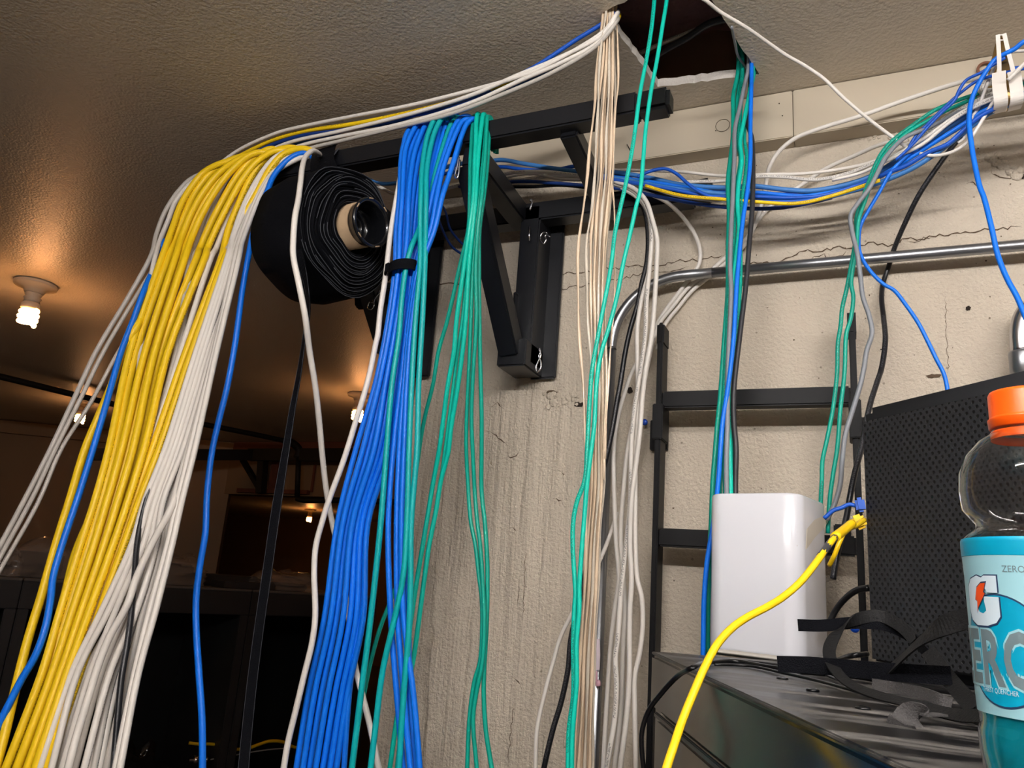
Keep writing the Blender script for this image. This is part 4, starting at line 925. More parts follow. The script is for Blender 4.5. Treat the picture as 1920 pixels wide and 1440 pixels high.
# filler turns seen between the front ones, lower down
cable([(283, 540), (262, 640, .955), (250, 700), (236, 780), (220, 850), (190, 930), (165, 980), (140, 1040), (125, 1100), (104, 1180), (85, 1250), (60, 1320), (22, 1440), (10, 1485)], 13, 'yellow', 'yellow cable peeking out on the left flank of the thick yellow sheaf', YG, Y=lambda y: front(y)+.02)
# greys and whites woven through the yellow
drape([(470, 302), (453, 305), (421, 332), (401, 369), (382, 416), (364, 466)], rows(356, 330, 279, 248, 222, 178, 130), 9, 'greyp', 'grey cable with lettering between the yellow ones at the top of the sheaf', WG, front, off=.012, ytop=1.035, yfirst=.99)
drape([(478, 300), (461, 304), (429, 332), (409, 369), (391, 416), (372, 466)], rows(364, 336, 290, 255, 230, 185, 140), 9, 'grey', 'pale grey cable just right of the lettered grey one among the yellow', WG, front, off=.014, ytop=1.035, yfirst=.99)
drape([(505, 297), (490, 302), (468, 327), (445, 372), (421, 424), (405, 466)], rows(397, 339, 283, 250, 225, 182, 138), 10, 'white', 'white cable in the gap between two groups of yellow cables', WG, front, off=.006, ytop=1.035, yfirst=.988)
wh = [
 # tops, rows x 8, colour, offset, label
 ([(560, 287), (543, 283), (515, 296), (492, 322), (468, 362), (448, 408), (433, 455)], (427, 367, 310, 271, 247, 193, 135, 75), 'white', -.004, 'white cable hugging the right side of the yellow cables all the way down'),
 ([(568, 290), (551, 290), (520, 308), (497, 330), (470, 369), (453, 408), (437, 447)], (431, 375, 319, 280, 256, 206, 146, 97), 'white', -.001, 'white cable right beside the one hugging the yellow cables'),
 ([(572, 293), (540, 302), (511, 322), (495, 341), (476, 377), (461, 413), (445, 455)], (438, 382, 327, 291, 269, 219, 170, 117), 'whitep', .004, 'lettered white cable, third along from the yellow sheaf'),
 ([(566, 293), (535, 305), (507, 325), (490, 345), (472, 380), (457, 415), (441, 455)], (434, 390, 336, 300, 281, 238, 190, 140), 'white', .010, 'white cable in the middle of the white fan, left of the black cable'),
 ([(576, 292), (545, 302), (516, 320), (498, 343), (480, 378), (465, 415), (450, 455)], (445, 397, 344, 306, 293, 258, 207, 158), 'whitep', .005, 'lettered white cable just right of the black cable'),
 ([(574, 294), (542, 304), (513, 323), (496, 345), (478, 380), (462, 416), (448, 455)], (442, 402, 357, 333, 315, 282, 253, 217), 'whitep', -.006, 'heavily lettered white cable near the right edge of the white fan'),
 ([(578, 293), (548, 303), (519, 321), (501, 344), (483, 379), (468, 416), (454, 455)], (449, 406, 366, 341, 323, 293, 260, 225), 'white', -.008, 'rightmost white cable of the fan, clear against the dark cabinet'),
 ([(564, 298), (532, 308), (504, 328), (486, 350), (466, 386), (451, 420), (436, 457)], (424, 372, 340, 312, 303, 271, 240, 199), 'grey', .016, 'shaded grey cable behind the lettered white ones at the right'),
 ([(562, 298), (530, 308), (502, 328), (484, 350), (464, 386), (449, 420), (433, 457)], (421, 378, 344, 320, 309, 264, 215, 176), 'greyp', .020, 'grey lettered cable half hidden behind the black cable'),
 ([(560, 300), (528, 310), (500, 330), (482, 352), (462, 388), (447, 422), (431, 459)], (420, 385, 330, 296, 276, 225, 161, 107), 'greyp', .014, 'grey lettered cable behind the two leftmost white ones'),
 ([(558, 300), (526, 310), (498, 330), (480, 352), (460, 388), (445, 422), (429, 459)], (418, 380, 333, 301, 288, 245, 200, 168), 'white', .018, 'white cable deep in the fan, left of the scribbled one'),
 ([(556, 301), (524, 311), (496, 331), (478, 353), (458, 389), (443, 423), (427, 460)], (416, 370, 326, 290, 272, 230, 180, 127), 'grey', .024, 'pale grey cable at the very back of the white fan'),
 ([(554, 301), (522, 311), (494, 331), (476, 353), (456, 389), (441, 423), (425, 460)], (414, 368, 322, 300, 294, 262, 222, 187), 'white', .028, 'white cable behind, just left of the black cable at the bottom'),
]
for tp, lo, m, off, lb in wh:
    drape(tp, rows(*lo), 9.6, m, lb, WG, front, off=off, ytop=1.035, yfirst=.985)
# the one that swings across the front of the fan
drape([(570, 296), (538, 306), (509, 326), (492, 348), (474, 383), (459, 418), (444, 456)], [(440, 480), (402, 660), (354, 840), (336, 900), (322, 950), (285, 1020), (255, 1085), (238, 1135), (205, 1195), (185, 1245), (165, 1310), (145, 1375), (128, 1440)], 10.5, 'white', 'white cable crossing diagonally in front of the other white cables', WG, lambda y: front(y)-(.014 if y > 900 else -.004), off=0, ytop=1.035, yfirst=.985)
cable([(285, 900), (268, 960), (257, 1020), (252, 1080), (246, 1150), (238, 1210), (228, 1270), (221, 1340), (213, 1440), (210, 1490)], 10.5, 'blackc', 'black cable running down through the middle of the white cables', Y=lambda y: front(y)-.004)
# outliers at the far left
drape([(405, 321), (384, 324), (356, 337), (336, 357), (323, 374), (307, 402), (293, 440)], [(283, 480), (245, 550), (180, 660), (138, 750), (96, 840), (50, 930), (5, 1015), (-30, 1080)], 8.5, 'grey', 'outermost thin white cable leaving the sheaf toward the left edge', WG, lambda y: .985-.12*(y-430)/600, off=-.002)
cable([(330, 440, .995), (290, 500, .99), (262, 545), (194, 660), (150, 750), (105, 840), (60, 935), (0, 1045), (-30, 1100)], 8, 'grey', 'second thin white cable slanting to the left edge', WG, Y=lambda y: .985-.12*(y-430)/600)
cable([(300, 520, .995), (265, 590, .985), (222, 660), (170, 755), (116, 840), (70, 945), (8, 1055), (-30, 1120)], 7.5, 'greyp', 'third thin lettered white cable slanting to the left edge', WG, Y=lambda y: .99-.12*(y-430)/600)
drape([(410, 326), (372, 335), (350, 352), (329, 379), (316, 412), (302, 446)], [(291, 482), (283, 520), (276, 560), (266, 640), (258, 720), (250, 800), (238, 860)], 9, 'white', 'white cable tucked behind the leftmost yellow ones below the bar', WG, lambda y: front(y)+(.002 if y < 560 else .014), off=0)
cable([(315, 480, 1.0), (284, 560, .985), (258, 610), (232, 655), (210, 720), (185, 780), (160, 840), (133, 930), (105, 1020), (78, 1115), (52, 1200), (28, 1295), (8, 1380), (-8, 1440), (-18, 1480)], 14, 'yellow', 'lone yellow cable hanging left of the sheaf, beside a blue one', YG, Y=lambda y: front(y)-.004)
cable([(310, 450, 1.0), (297, 485, .99), (270, 545), (248, 605), (227, 660), (200, 755), (175, 840), (147, 930), (117, 1020), (100, 1080), (94, 1130), (84, 1180), (66, 1230), (40, 1275), (12, 1330), (-15, 1385)], 11, 'blue', 'blue cable with the lone yellow one at far left, kinked low down', Y=lambda y: front(y)-.012)
# run from the ceiling hole along above the bar to the left sheaf
RG = 'cables running from the ceiling hole above the bar'
def run(px, w, m, lb, lead=(1150, 20, .985), tail=None):
    n = len(px); q = []
    for i, (x, y) in enumerate(px): q.append((x, y, .975+.065*(1150-x)/730+(.012 if m in ('yellowp', 'navy', 'royal') else 0)))
    pts = [atZ(1157, 22, CZ+.07)]+[atY(*p) for p in q]
    if tail: pts += [atY(*p) for p in tail]
    r = w/2*zc(pts[5])/F; return tag(tube('network_cable', pts, r, m), lb, 'cable', RG)
run([(1153, 25), (1133, 42), (1080, 75), (1000, 127), (940, 155), (893, 182), (800, 208), (733, 230), (667, 240), (600, 258), (530, 277), (480, 300)], 8, 'royal', 'blue cable in the bundle from the ceiling hole above the bar')
run([(1154, 30), (1135, 56), (1085, 90), (1000, 134), (960, 148), (900, 165), (767, 198), (667, 217), (567, 237), (517, 250), (450, 280), (417, 303), (385, 328)], 8, 'white', 'topmost white cable of the bundle from the ceiling hole')
run([(1152, 36), (1128, 66), (1036, 114), (968, 142), (893, 175), (800, 205), (733, 223), (633, 247), (550, 265), (510, 280), (470, 300)], 8, 'white', 'middle white cable of the bundle from the ceiling hole')
run([(1150, 44), (1126, 76), (1056, 116), (978, 150), (900, 186), (833, 210), (733, 237), (633, 257), (567, 272), (530, 286), (500, 302)], 8, 'white', 'lowest white cable of the bundle from the ceiling hole')
run([(1154, 40), (1120, 78), (1040, 122), (968, 149), (880, 180), (810, 201), (760, 213), (667, 232), (567, 247), (500, 267), (460, 287), (420, 306)], 9.5, 'yellowp', 'yellow cable lying between white ones in the bundle above the bar')
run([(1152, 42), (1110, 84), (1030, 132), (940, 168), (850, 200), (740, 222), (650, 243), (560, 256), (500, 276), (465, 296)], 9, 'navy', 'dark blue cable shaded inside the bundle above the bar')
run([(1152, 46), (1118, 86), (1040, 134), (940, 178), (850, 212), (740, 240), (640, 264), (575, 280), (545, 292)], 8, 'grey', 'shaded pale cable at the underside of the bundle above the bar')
# lone blue and the two singles
drape([(590, 300), (578, 288), (554, 291), (531, 308), (512, 332), (500, 362), (487, 393)], [(481, 415), (474, 440), (466, 480), (455, 540), (447, 600), (440, 650), (425, 730), (410, 790), (397, 850), (388, 930), (385, 1000), (375, 1060), (368, 1120), (368, 1180), (373, 1260), (379, 1350), (380, 1440)], 10.5, 'blue', 'lone blue cable hanging between the white fan and the black tape', None, lambda y: .98 if y > 450 else .985, off=0, yfirst=.985)
drape([(603, 297), (597, 287), (586, 283), (573, 294), (567, 313), (564, 338), (559, 376)], [(553, 408), (550, 447), (550, 480), (560, 530), (572, 592), (580, 655), (592, 730), (600, 805), (604, 850), (612, 920), (622, 975), (635, 1037), (647, 1112), (661, 1205), (667, 1255), (680, 1305), (695, 1367), (710, 1440)], 10, 'white', 'white cable hanging in front of the black tape roll', None, lambda y: (.84 if y < 560 else .84+.21*min(1, (y-560)/400)) , off=0, ytop=1.03, yfirst=.86)
drape([(800, 230), (772, 262), (757, 300), (750, 335)], [(745, 363), (733, 433), (723, 517), (713, 583), (708, 630), (705, 642), (695, 692), (682, 742), (670, 780), (655, 830), (642, 870), (617, 937), (605, 975), (592, 1025), (589, 1075), (591, 1155), (585, 1205), (570, 1267), (555, 1330), (540, 1392), (532, 1440)], 10, 'white', 'white cable down the left side of the blue sheaf, crossing the other white', None, lambda y: .99 if y < 700 else .985, off=.012)
# ---- the blue sheaf
BG = 'blue cables over the middle of the bar'
R2 = (430, 500, 600, 720, 840, 980, 1160, 1300, 1440)
def r2(*x): return [(a, b) for a, b in zip(x, R2) if a is not None]
blueY = lambda y: 1.0+.02*min(1, (y-380)/900)
bl = [
 ([(800, 226), (781, 229), (764, 248), (756, 275), (752, 302), (749, 370)], r2(743, 741, 728, 704, 668, 633, 608, 578, 556), 'blue', 0),
 ([(806, 227), (787, 230), (772, 250), (761, 278), (757, 309), (754, 370)], r2(750, 747, 734, 711, 681, 643, 620, 590, 568), 'bluep', -.006),
 ([(813, 228), (793, 233), (780, 256), (768, 288), (762, 329), (760, 370)], r2(757, 753, 739, 717, 692, 652, 631, 603, 580), 'blue', .004),
 ([(818, 230), (800, 234), (788, 256), (777, 288), (770, 329), (766, 370)], r2(764, 758, 744, 723, 702, 661, 643, 615, 592), 'bluep', -.005),
 ([(825, 232), (806, 242), (793, 268), (787, 288), (780, 322), (774, 370)], r2(769, 764, 751, 731, 711, 670, 656, 628, 605), 'blue', .006),
 ([(845, 224), (835, 223), (825, 242), (817, 272), (808, 309), (802, 360)], r2(790, 768, 757, 741, 722, 679, 668, 641, 619), 'bluep', .010),
 ([(862, 222), (853, 217), (841, 225), (830, 255), (821, 288), (811, 329), (806, 370)], r2(795, 773, 764, 748, 733, 690, 681, 652, 631), 'blue', .012),
 ([(885, 225), (877, 218), (864, 221), (850, 241), (838, 275), (825, 315), (810, 370)], r2(797, 781, 765, 752, 738, 728, 733, 744, 756), 'blue', .002),
 ([(888, 230), (880, 223), (868, 227), (856, 248), (842, 282), (829, 322), (819, 370)], r2(808, 785, 769, 758, 749, 744, 746, 757, 769), 'bluep', -.003),
 ([(894, 232), (888, 223), (877, 230), (865, 256), (853, 295), (840, 336), (829, 370)], r2(815, 790, 773, 763, 758, 753, 757, 775, 787), 'blue', -.006),
 ([(890, 236), (884, 232), (870, 250), (858, 285), (845, 325), (824, 370)], r2(804, 783, 770, 760, 754, 757, 766, 768, 776), 'blue', .010),
 ([(830, 236), (812, 250), (800, 280), (790, 322), (782, 370)], r2(776, 766, 752, 735, 716, 682, 672, 655, 645), 'blue', .014),
 ([(833, 238), (815, 252), (803, 282), (794, 324), (786, 370)], r2(780, 770, 756, 738, 719, 672, 660, 640, 612), 'blue', .018),
]
for i, (tp, lo, m, off) in enumerate(bl):
    lb = f"{ORD[i]} blue cable{' from the left' if i else ''} in the sheaf bound by the small black band" if i < 7 else {7: 'blue cable starting the right strand of the blue sheaf low down', 8: 'blue cable in the middle of the right strand of the blue sheaf', 9: 'rightmost blue cable of the blue sheaf where it crosses the bar', 10: 'blue cable tucked behind the right strand of the blue sheaf', 11: 'blue cable just left of the front teal one at the bottom', 12: 'blue cable at the back of the middle of the blue sheaf'}[i]
    drape(tp, lo, 9.8 if i < 10 else 9, m, lb, BG, blueY, off=off, ytop=1.035, yfirst=1.0)
TG = 'teal cables among the blue sheaf'
drape([(836, 221), (826, 218), (815, 225), (803, 250), (795, 288), (791, 322), (789, 370)], [(788, 430), (788, 490), (779, 600), (772, 720), (767, 840), (763, 980), (756, 1080), (735, 1180), (718, 1255), (705, 1355), (695, 1440)], 10, 'tealp', 'left one of the two teal cables draped side by side in the blue sheaf', TG, blueY, off=-.010, yfirst=.998)
drape([(852, 218), (842, 214), (829, 222), (815, 248), (806, 282), (800, 322), (799, 370)], [(798, 430), (797, 490), (792, 600), (785, 720), (782, 840), (771, 980), (770, 1080), (767, 1180), (757, 1300), (748, 1440)], 10, 'teal', 'right one of the two teal cables draped side by side in the blue sheaf', TG, blueY, off=-.008, yfirst=.998)
drape([(868, 224), (860, 221), (848, 230), (837, 256), (827, 288), (818, 320), (805, 370)], [(786, 430), (770, 467), (760, 510), (753, 567), (748, 630), (735, 720), (725, 840), (714, 980), (695, 1160), (677, 1300), (660, 1440)], 10, 'tealp', 'teal cable passing over the black band on the blue sheaf', TG, lambda y: blueY(y)+(.010 if y < 400 else 0 if y < 440 else -.014), off=.004, yfirst=1.008)
# velcro band round the blue sheaf
t = thing('cable_band', atY(757, 505, .99), 'small black hook-tape band tied around the blue cables', 'band')
cb = atY(757, 505, 1.003); pts = []
for i in range(33):
    a = 2*math.pi*i/32; pts.append((cb+Vector((math.cos(a)*.0245, math.sin(a)*.021, math.cos(a)*.003)), (0, 0, 1)))
ribbon('loop', pts, .0175, .002, 'velcro', t, sub=2)
a, b = cb+Vector((-.0245, 0, -.002)), None
ribbon('tail', [(cb+Vector((-.019, -.0155, 0)), (0, 0, 1)), (cb+Vector((-.028, -.012, -.001)), (0, 0, 1)), (cb+Vector((-.031, 0, -.004)), (.2, 0, 1)), (cb+Vector((-.030, .01, -.008)), (.3, 0, 1))], .015, .002, 'velcro', t)
# ---- green sheaf
GG = 'green cables over the bar right of the blue sheaf'
grn = [
 ([(896, 226), (890, 217), (886, 240), (884, 270), (882, 302), (881, 370)], [(878, 430), (862, 500), (839, 600), (822, 660), (812, 720), (797, 780), (788, 830), (784, 860), (776, 905), (768, 980), (757, 1060), (735, 1120), (712, 1180), (695, 1242), (683, 1300), (665, 1400)], 8, 'greenp', .006, 'green cable splaying left from its sheaf to vanish behind the teal'),
 ([(902, 220), (896, 213), (893, 230), (892, 268), (890, 302), (888, 370)], [(880, 430), (870, 500), (856, 600), (851, 660), (840, 720), (832, 780), (824, 840), (813, 900), (803, 960), (793, 1020), (783, 1080), (768, 1180), (756, 1280), (743, 1355), (731, 1440)], 9, 'mintp', -.004, 'left cable of the green pair that crosses to the foot of the blue sheaf'),
 ([(912, 222), (907, 214), (903, 234), (899, 268), (895, 315), (892, 370)], [(886, 430), (879, 500), (873, 600), (867, 660), (856, 740), (846, 800), (840, 850), (827, 900), (817, 960), (805, 1020), (797, 1075), (787, 1150), (776, 1230), (761, 1305), (745, 1440)], 9, 'mint', -.002, 'right cable of the green pair that crosses to the foot of the blue sheaf'),
 ([(905, 222), (901, 215), (896, 240), (892, 280), (890, 320), (888, 370)], [(884, 430), (876, 500), (867, 600), (858, 660), (848, 740), (840, 800), (831, 870), (820, 940)], 7, 'mint', .006, 'green cable hidden behind the green pair near the bracket'),
 ([(916, 225), (911, 217), (910, 248), (907, 288), (902, 336), (899, 370)], [(892, 430), (887, 500), (883, 600), (879, 700), (876, 760), (874, 830), (877, 900), (883, 980), (891, 1020), (898, 1080), (903, 1120), (904, 1180), (900, 1240), (889, 1280), (880, 1350), (876, 1440)], 7.5, 'green', .004, 'left cable of the green trio hanging alone down the concrete'),
 ([(920, 228), (915, 218), (912, 248), (910, 288), (906, 336), (903, 370)], [(896, 430), (892, 500), (893, 600), (887, 700), (884, 780), (887, 860), (890, 920), (895, 980), (900, 1020), (905, 1090), (908, 1180), (903, 1250), (893, 1300), (887, 1350), (894, 1440)], 7.5, 'green', 0, 'middle cable of the green trio hanging alone down the concrete'),
 ([(924, 230), (918, 219), (917, 248), (915, 288), (911, 336), (907, 370)], [(899, 430), (898, 500), (899, 600), (901, 700), (903, 780), (903, 850), (903, 920), (909, 980), (912, 1020), (914, 1080), (912, 1180), (908, 1250), (907, 1300), (911, 1370), (922, 1440)], 8, 'green', .010, 'right cable of the green trio hanging alone down the concrete'),
]
for tp, lo, w, m, off, lb in grn: drape(tp, lo, w, m, lb, GG, lambda y: 1.0+.1*max(0, min(1, (y-420)/500)), off=off, ytop=1.035, yfirst=.998)
# ---- clear speaker wires
SG = 'clear twin wires from the ceiling hole'
SR = (20, 100, 180, 260, 330, 400, 450, 520, 620, 700, 800, 900, 1000, 1100, 1200, 1320, 1440)
sw = []
for k in range(8):
    b0 = (1130, 1131, 1124, 1119, 1116, 1111, 1108, 1107, 1108, 1111, 1110, 1110, 1103, 1096, 1090, 1083, 1075)
    st = (3, 2.9, 4.1, 4.5, 4.6, 4.4, 4.2, 3.8, 3.5, 3.2, 3.1, 3.1, 3.2, 3.5, 3.7, 4.2, 5)
    o_ = [(0, 3, -2, 1, 0, 2, -1, 3, 0)[(k*3+j) % 9]*.35 for j in range(17)]
    sw.append([(b+s*k+j, y) for b, s, j, y in zip(b0, st, o_, SR)])
NM = ['first', 'second', 'third', 'fourth', 'fifth', 'sixth', 'seventh', 'eighth']
for k, px in enumerate(sw):
    px[0] = (1133+2.6*k, 26)
    o = cable([(x, y, .985+(.006 if k % 2 else -.004)+.03*max(0, (y-500)/900)) for x, y in px]+[(px[-1][0]-4, 1490, 1.01)], 6.4, 'spk' if k % 3 != 1 else 'spk2', f"clear copper-tinted wire, {NM[k]} from left in the close central bunch", SG, name='speaker_wire', lead=[(0, 0, .07)], ref=6, twist=25, flat=.62, cat='wire')
cable([(1131, 24), (1123, 89), (1118, 147), (1116, 186), (1112, 225), (1106, 274), (1101, 332), (1094, 389), (1084, 467), (1084, 555), (1087, 642), (1094, 730), (1097, 800), (1100, 880), (1099, 950), (1098, 1050), (1090, 1200), (1080, 1330), (1072, 1440), (1068, 1490)], 6.5, 'spk', 'leftmost clear wire, bowed away from the others below the bar', SG, Y=.98, name='speaker_wire', lead=[(0, 0, .07)], ref=6, twist=22, flat=.62, cat='wire')
cable([(1136, 24), (1127, 89), (1122, 157), (1122, 196), (1118, 254), (1115, 332), (1109, 395), (1100, 453), (1100, 526), (1103, 613), (1107, 672), (1108, 740), (1107, 800)], 6.2, 'spk2', 'clear wire between the bowed left one and the central bunch', SG, Y=.975, name='speaker_wire', lead=[(0, 0, .07)], ref=6, twist=28, flat=.62, cat='wire')
cable([(1155, 24), (1158, 72), (1159, 157), (1155, 196), (1151, 254), (1148, 332), (1142, 380), (1138, 438), (1133, 526), (1135, 600), (1137, 700), (1134, 800), (1132, 900)], 5, 'spk', 'clear wire at the right side of the bunch, spread over the bar', SG, Y=.985, name='speaker_wire', lead=[(0, 0, .07)], ref=6, twist=26, flat=.62, cat='wire')
cable([(1140, 300, 1.0), (1147, 345, .99), (1151, 380), (1153, 430), (1152, 480), (1153, 545), (1148, 610), (1143, 680), (1138, 760), (1134, 860)], 5, 'spk', 'thin copper wire straying right of the bunch between the mint cables', SG, Y=.985, name='speaker_wire', ref=3, twist=30, flat=.6, cat='wire')
# ---- mint pair from the hole
PG = 'mint cables through the ceiling hole'
cable([(1236, -90), (1227, 0), (1222, 50), (1212, 112), (1200, 175), (1190, 250), (1182, 300), (1170, 360), (1164, 386), (1152, 444), (1148, 482), (1141, 526), (1130, 584), (1119, 642), (1110, 695), (1106, 744), (1103, 800), (1101, 840), (1096, 902), (1082, 940), (1075, 977), (1074, 1027), (1077, 1077), (1079, 1115), (1077, 1140), (1075, 1205), (1075, 1305), (1067, 1367), (1065, 1440), (1064, 1490)], 8, 'mintp', 'left mint green cable falling from the ceiling hole past the bar cap', PG, Y=lambda y: .978-.03*max(0, y)/1440, ref=4, lead=[(0, 0, .08)])
cable([(1258, -90), (1250, 0), (1242, 50), (1232, 112), (1220, 175), (1210, 250), (1206, 300), (1200, 360), (1193, 386), (1183, 432), (1168, 497), (1157, 555), (1142, 613), (1127, 663), (1119, 715), (1114, 800), (1109, 840), (1100, 915), (1095, 977), (1090, 1040), (1086, 1102), (1086, 1142), (1081, 1205), (1081, 1280), (1077, 1330), (1073, 1380), (1072, 1440), (1070, 1490)], 8, 'mint', 'right mint green cable falling from the ceiling hole past the bar cap', PG, Y=lambda y: .975-.03*max(0, y)/1440, ref=4, lead=[(0, 0, .08)])
# ---- black and whites dropping in front of the conduit
CG = 'white cables dropping beside the conduit'
cable([(1140, 345), (1160, 349), (1180, 358), (1197, 373), (1210, 400), (1215, 440), (1213, 490), (1203, 533), (1195, 573), (1183, 613), (1173, 657), (1163, 720), (1157, 752), (1147, 810), (1138, 852), (1126, 905), (1112, 1000), (1090, 1110), (1070, 1200), (1065, 1255), (1052, 1317), (1037, 1367), (1020, 1440), (1012, 1490)], 9.5, 'blackc', 'black cable looping down over the conduit and behind the wires', Y=1.215, ref=4)
cable([(1150, 348), (1180, 360), (1203, 378), (1216, 402), (1221, 453), (1216, 511), (1203, 561), (1195, 613), (1195, 672), (1196, 730), (1195, 800), (1192, 840), (1191, 940), (1191, 1015), (1195, 1085), (1203, 1120), (1205, 1170), (1200, 1220), (1190, 1270), (1190, 1330), (1192, 1440), (1192, 1490)], 8.5, 'white', 'white cable bulging furthest right beside the conduit low down', CG, Y=1.19, ref=4)
cable([(1150, 344), (1182, 354), (1204, 374), (1218, 405), (1222, 440), (1218, 500), (1212, 565), (1210, 627), (1200, 702), (1190, 765), (1184, 827), (1183, 900), (1182, 940), (1175, 1015), (1166, 1090), (1162, 1140), (1158, 1200), (1154, 1230), (1156, 1290), (1152, 1350), (1138, 1440), (1134, 1490)], 9, 'whitep', 'lettered white cable hanging right of the looping black one', CG, Y=1.185, ref=4)
cable([(1152, 340), (1186, 352), (1210, 375), (1224, 415), (1232, 450), (1231, 500), (1229, 540), (1222, 627), (1211, 690), (1205, 740), (1199, 815), (1191, 880), (1184, 940), (1181, 1015), (1184, 1090), (1181, 1140), (1180, 1200), (1180, 1260), (1176, 1330), (1163, 1440), (1158, 1490)], 9, 'white', 'white cable nearest the ladder top in the group beside the conduit', CG, Y=1.18, ref=4)
cable([(1190, 352, 1.20), (1213, 362, 1.2), (1247, 377, 1.21), (1280, 407, 1.25), (1303, 440, 1.27), (1313, 473, 1.284), (1310, 497, 1.288), (1298, 515, 1.289), (1277, 543, 1.289), (1247, 583, 1.289), (1230, 612, 1.285), (1218, 650, 1.27), (1190, 687, 1.25), (1170, 740, 1.235), (1157, 790, 1.235), (1151, 840, 1.235), (1151, 900, 1.23), (1152, 940, 1.23), (1155, 1015, 1.23), (1160, 1085, 1.23), (1153, 1140, 1.23), (1146, 1200, 1.23), (1142, 1250, 1.235), (1137, 1330, 1.235), (1131, 1440, 1.235), (1129, 1490, 1.235)], 8, 'white', 'white cable that arcs right, ducks behind the conduit and ladder, then falls', CG, ref=2)
cable([(1850, 143, 1.15), (1810, 152, 1.18), (1765, 165, 1.2), (1690, 190, 1.22), (1615, 217, 1.23), (1540, 240, 1.235), (1490, 260, 1.24), (1460, 285, 1.25), (1442, 315, 1.26), (1436, 345, 1.28), (1423, 400, 1.288), (1400, 447, 1.289), (1360, 483, 1.289), (1330, 510, 1.289), (1290, 540, 1.289), (1263, 573, 1.289), (1236, 607, 1.285), (1222, 650, 1.27), (1207, 720, 1.25), (1190, 780, 1.24), (1177, 840, 1.235), (1169, 920, 1.23), (1164, 1000, 1.235), (1168, 1070, 1.23), (1172, 1140, 1.225), (1169, 1200, 1.22), (1167, 1260, 1.22), (1165, 1330, 1.22), (1152, 1440, 1.22), (1148, 1490, 1.22)], 8.5, 'white', 'long white cable looping across the board then down behind the ladder', CG, ref=5)
cable([(1702, 262, 1.2), (1655, 270, 1.22), (1602, 292, 1.25), (1547, 317, 1.27), (1513, 340, 1.28), (1447, 385, 1.288), (1420, 415, 1.289), (1400, 455, 1.289), (1368, 486, 1.289), (1338, 513, 1.289), (1300, 543, 1.289), (1273, 575, 1.289), (1246, 610, 1.285), (1232, 655, 1.27)], 7.5, 'white', 'thin white cable behind the conduit, just under the long looping one', CG, ref=5)
cable([(1158, 960), (1145, 1000), (1125, 1050), (1100, 1100), (1072, 1152), (1052, 1192), (1037, 1242), (1020, 1305), (1007, 1367), (1004, 1440), (1003, 1490)], 8, 'white', 'white cable emerging left of the mint pair near the bottom', CG, Y=1.24, ref=3)
# ---- green bundle from the hole to behind the router
HG = 'green cables dropping from the hole corner'
def hy(y): return 1.195-.075*max(0, min(1, (y-140)/700))
def hang(px, w, m, lb, off=0., grp=None):
    cable([(x, y, hy(y)+off) for x, y in px], w, m, lb, grp, lead=[(0, 0, .09)], ref=3)
hang([(1384, 133), (1375, 178), (1375, 216), (1374, 260), (1370, 295), (1365, 339), (1367, 397), (1365, 470), (1365, 540), (1358, 640), (1351, 740), (1345, 800), (1341, 850), (1337, 900), (1333, 1000), (1329, 1080), (1327, 1150), (1326, 1250), (1325, 1330)], 8.5, 'green', 'leftmost green cable dropping from the right corner of the ceiling hole', -.004, HG)
hang([(1388, 135), (1382, 193), (1380, 250), (1373, 324), (1372, 397), (1368, 470), (1367, 540), (1362, 640), (1357, 740), (1352, 800), (1350, 860), (1349, 940), (1349, 990)], 8, 'green', 'second green cable in the drop behind the white router', .004, HG)
hang([(1392, 135), (1388, 207), (1384, 266), (1389, 298), (1383, 339), (1377, 397), (1375, 455), (1371, 499), (1367, 540), (1364, 620), (1360, 700), (1357, 790), (1358, 850), (1360, 930), (1360, 990)], 8.5, 'greenp', 'wavy green cable in the middle of the drop behind the router', -.010, HG)
hang([(1411, 137), (1405, 178), (1396, 222), (1388, 266), (1391, 303), (1385, 345), (1383, 382), (1386, 426), (1380, 484), (1373, 540), (1369, 620), (1366, 700), (1364, 780), (1368, 850), (1370, 930), (1370, 990)], 8.5, 'mint', 'bright green cable kinked beside the wall bundle in the drop', -.016, HG)
hang([(1414, 135), (1407, 172), (1399, 222), (1396, 262), (1400, 291), (1397, 330), (1390, 382), (1388, 441), (1389, 484), (1388, 540), (1382, 620), (1376, 700), (1371, 780), (1372, 850), (1374, 930), (1373, 990)], 6.5, 'mintp', 'rightmost thin green cable of the drop, bowed out below the board', -.002, HG)
hang([(1403, 128), (1397, 155), (1387, 202), (1378, 242), (1377, 295), (1374, 368), (1371, 426), (1369, 499), (1371, 545), (1367, 640), (1364, 720), (1364, 800), (1362, 870), (1363, 960)], 8, 'slate', 'grey cable among the green ones dropping from the hole corner', -.022)
hang([(1409, 150), (1408, 190), (1407, 242), (1407, 295), (1402, 353), (1393, 412), (1387, 470), (1381, 540), (1375, 640), (1363, 740), (1355, 790), (1351, 840), (1347, 900), (1338, 980), (1326, 1052), (1320, 1127), (1319, 1180), (1318, 1260), (1318, 1340)], 8, 'blue', 'blue cable twisting across the green drop to the left of the router', -.024)
hang([(1407, 160), (1402, 228), (1410, 262), (1412, 324), (1410, 397), (1405, 455), (1399, 530), (1387, 630), (1376, 730), (1376, 790), (1380, 840), (1379, 900), (1379, 990)], 9, 'charcoal', 'charcoal cable on the right side of the green drop', -.008)
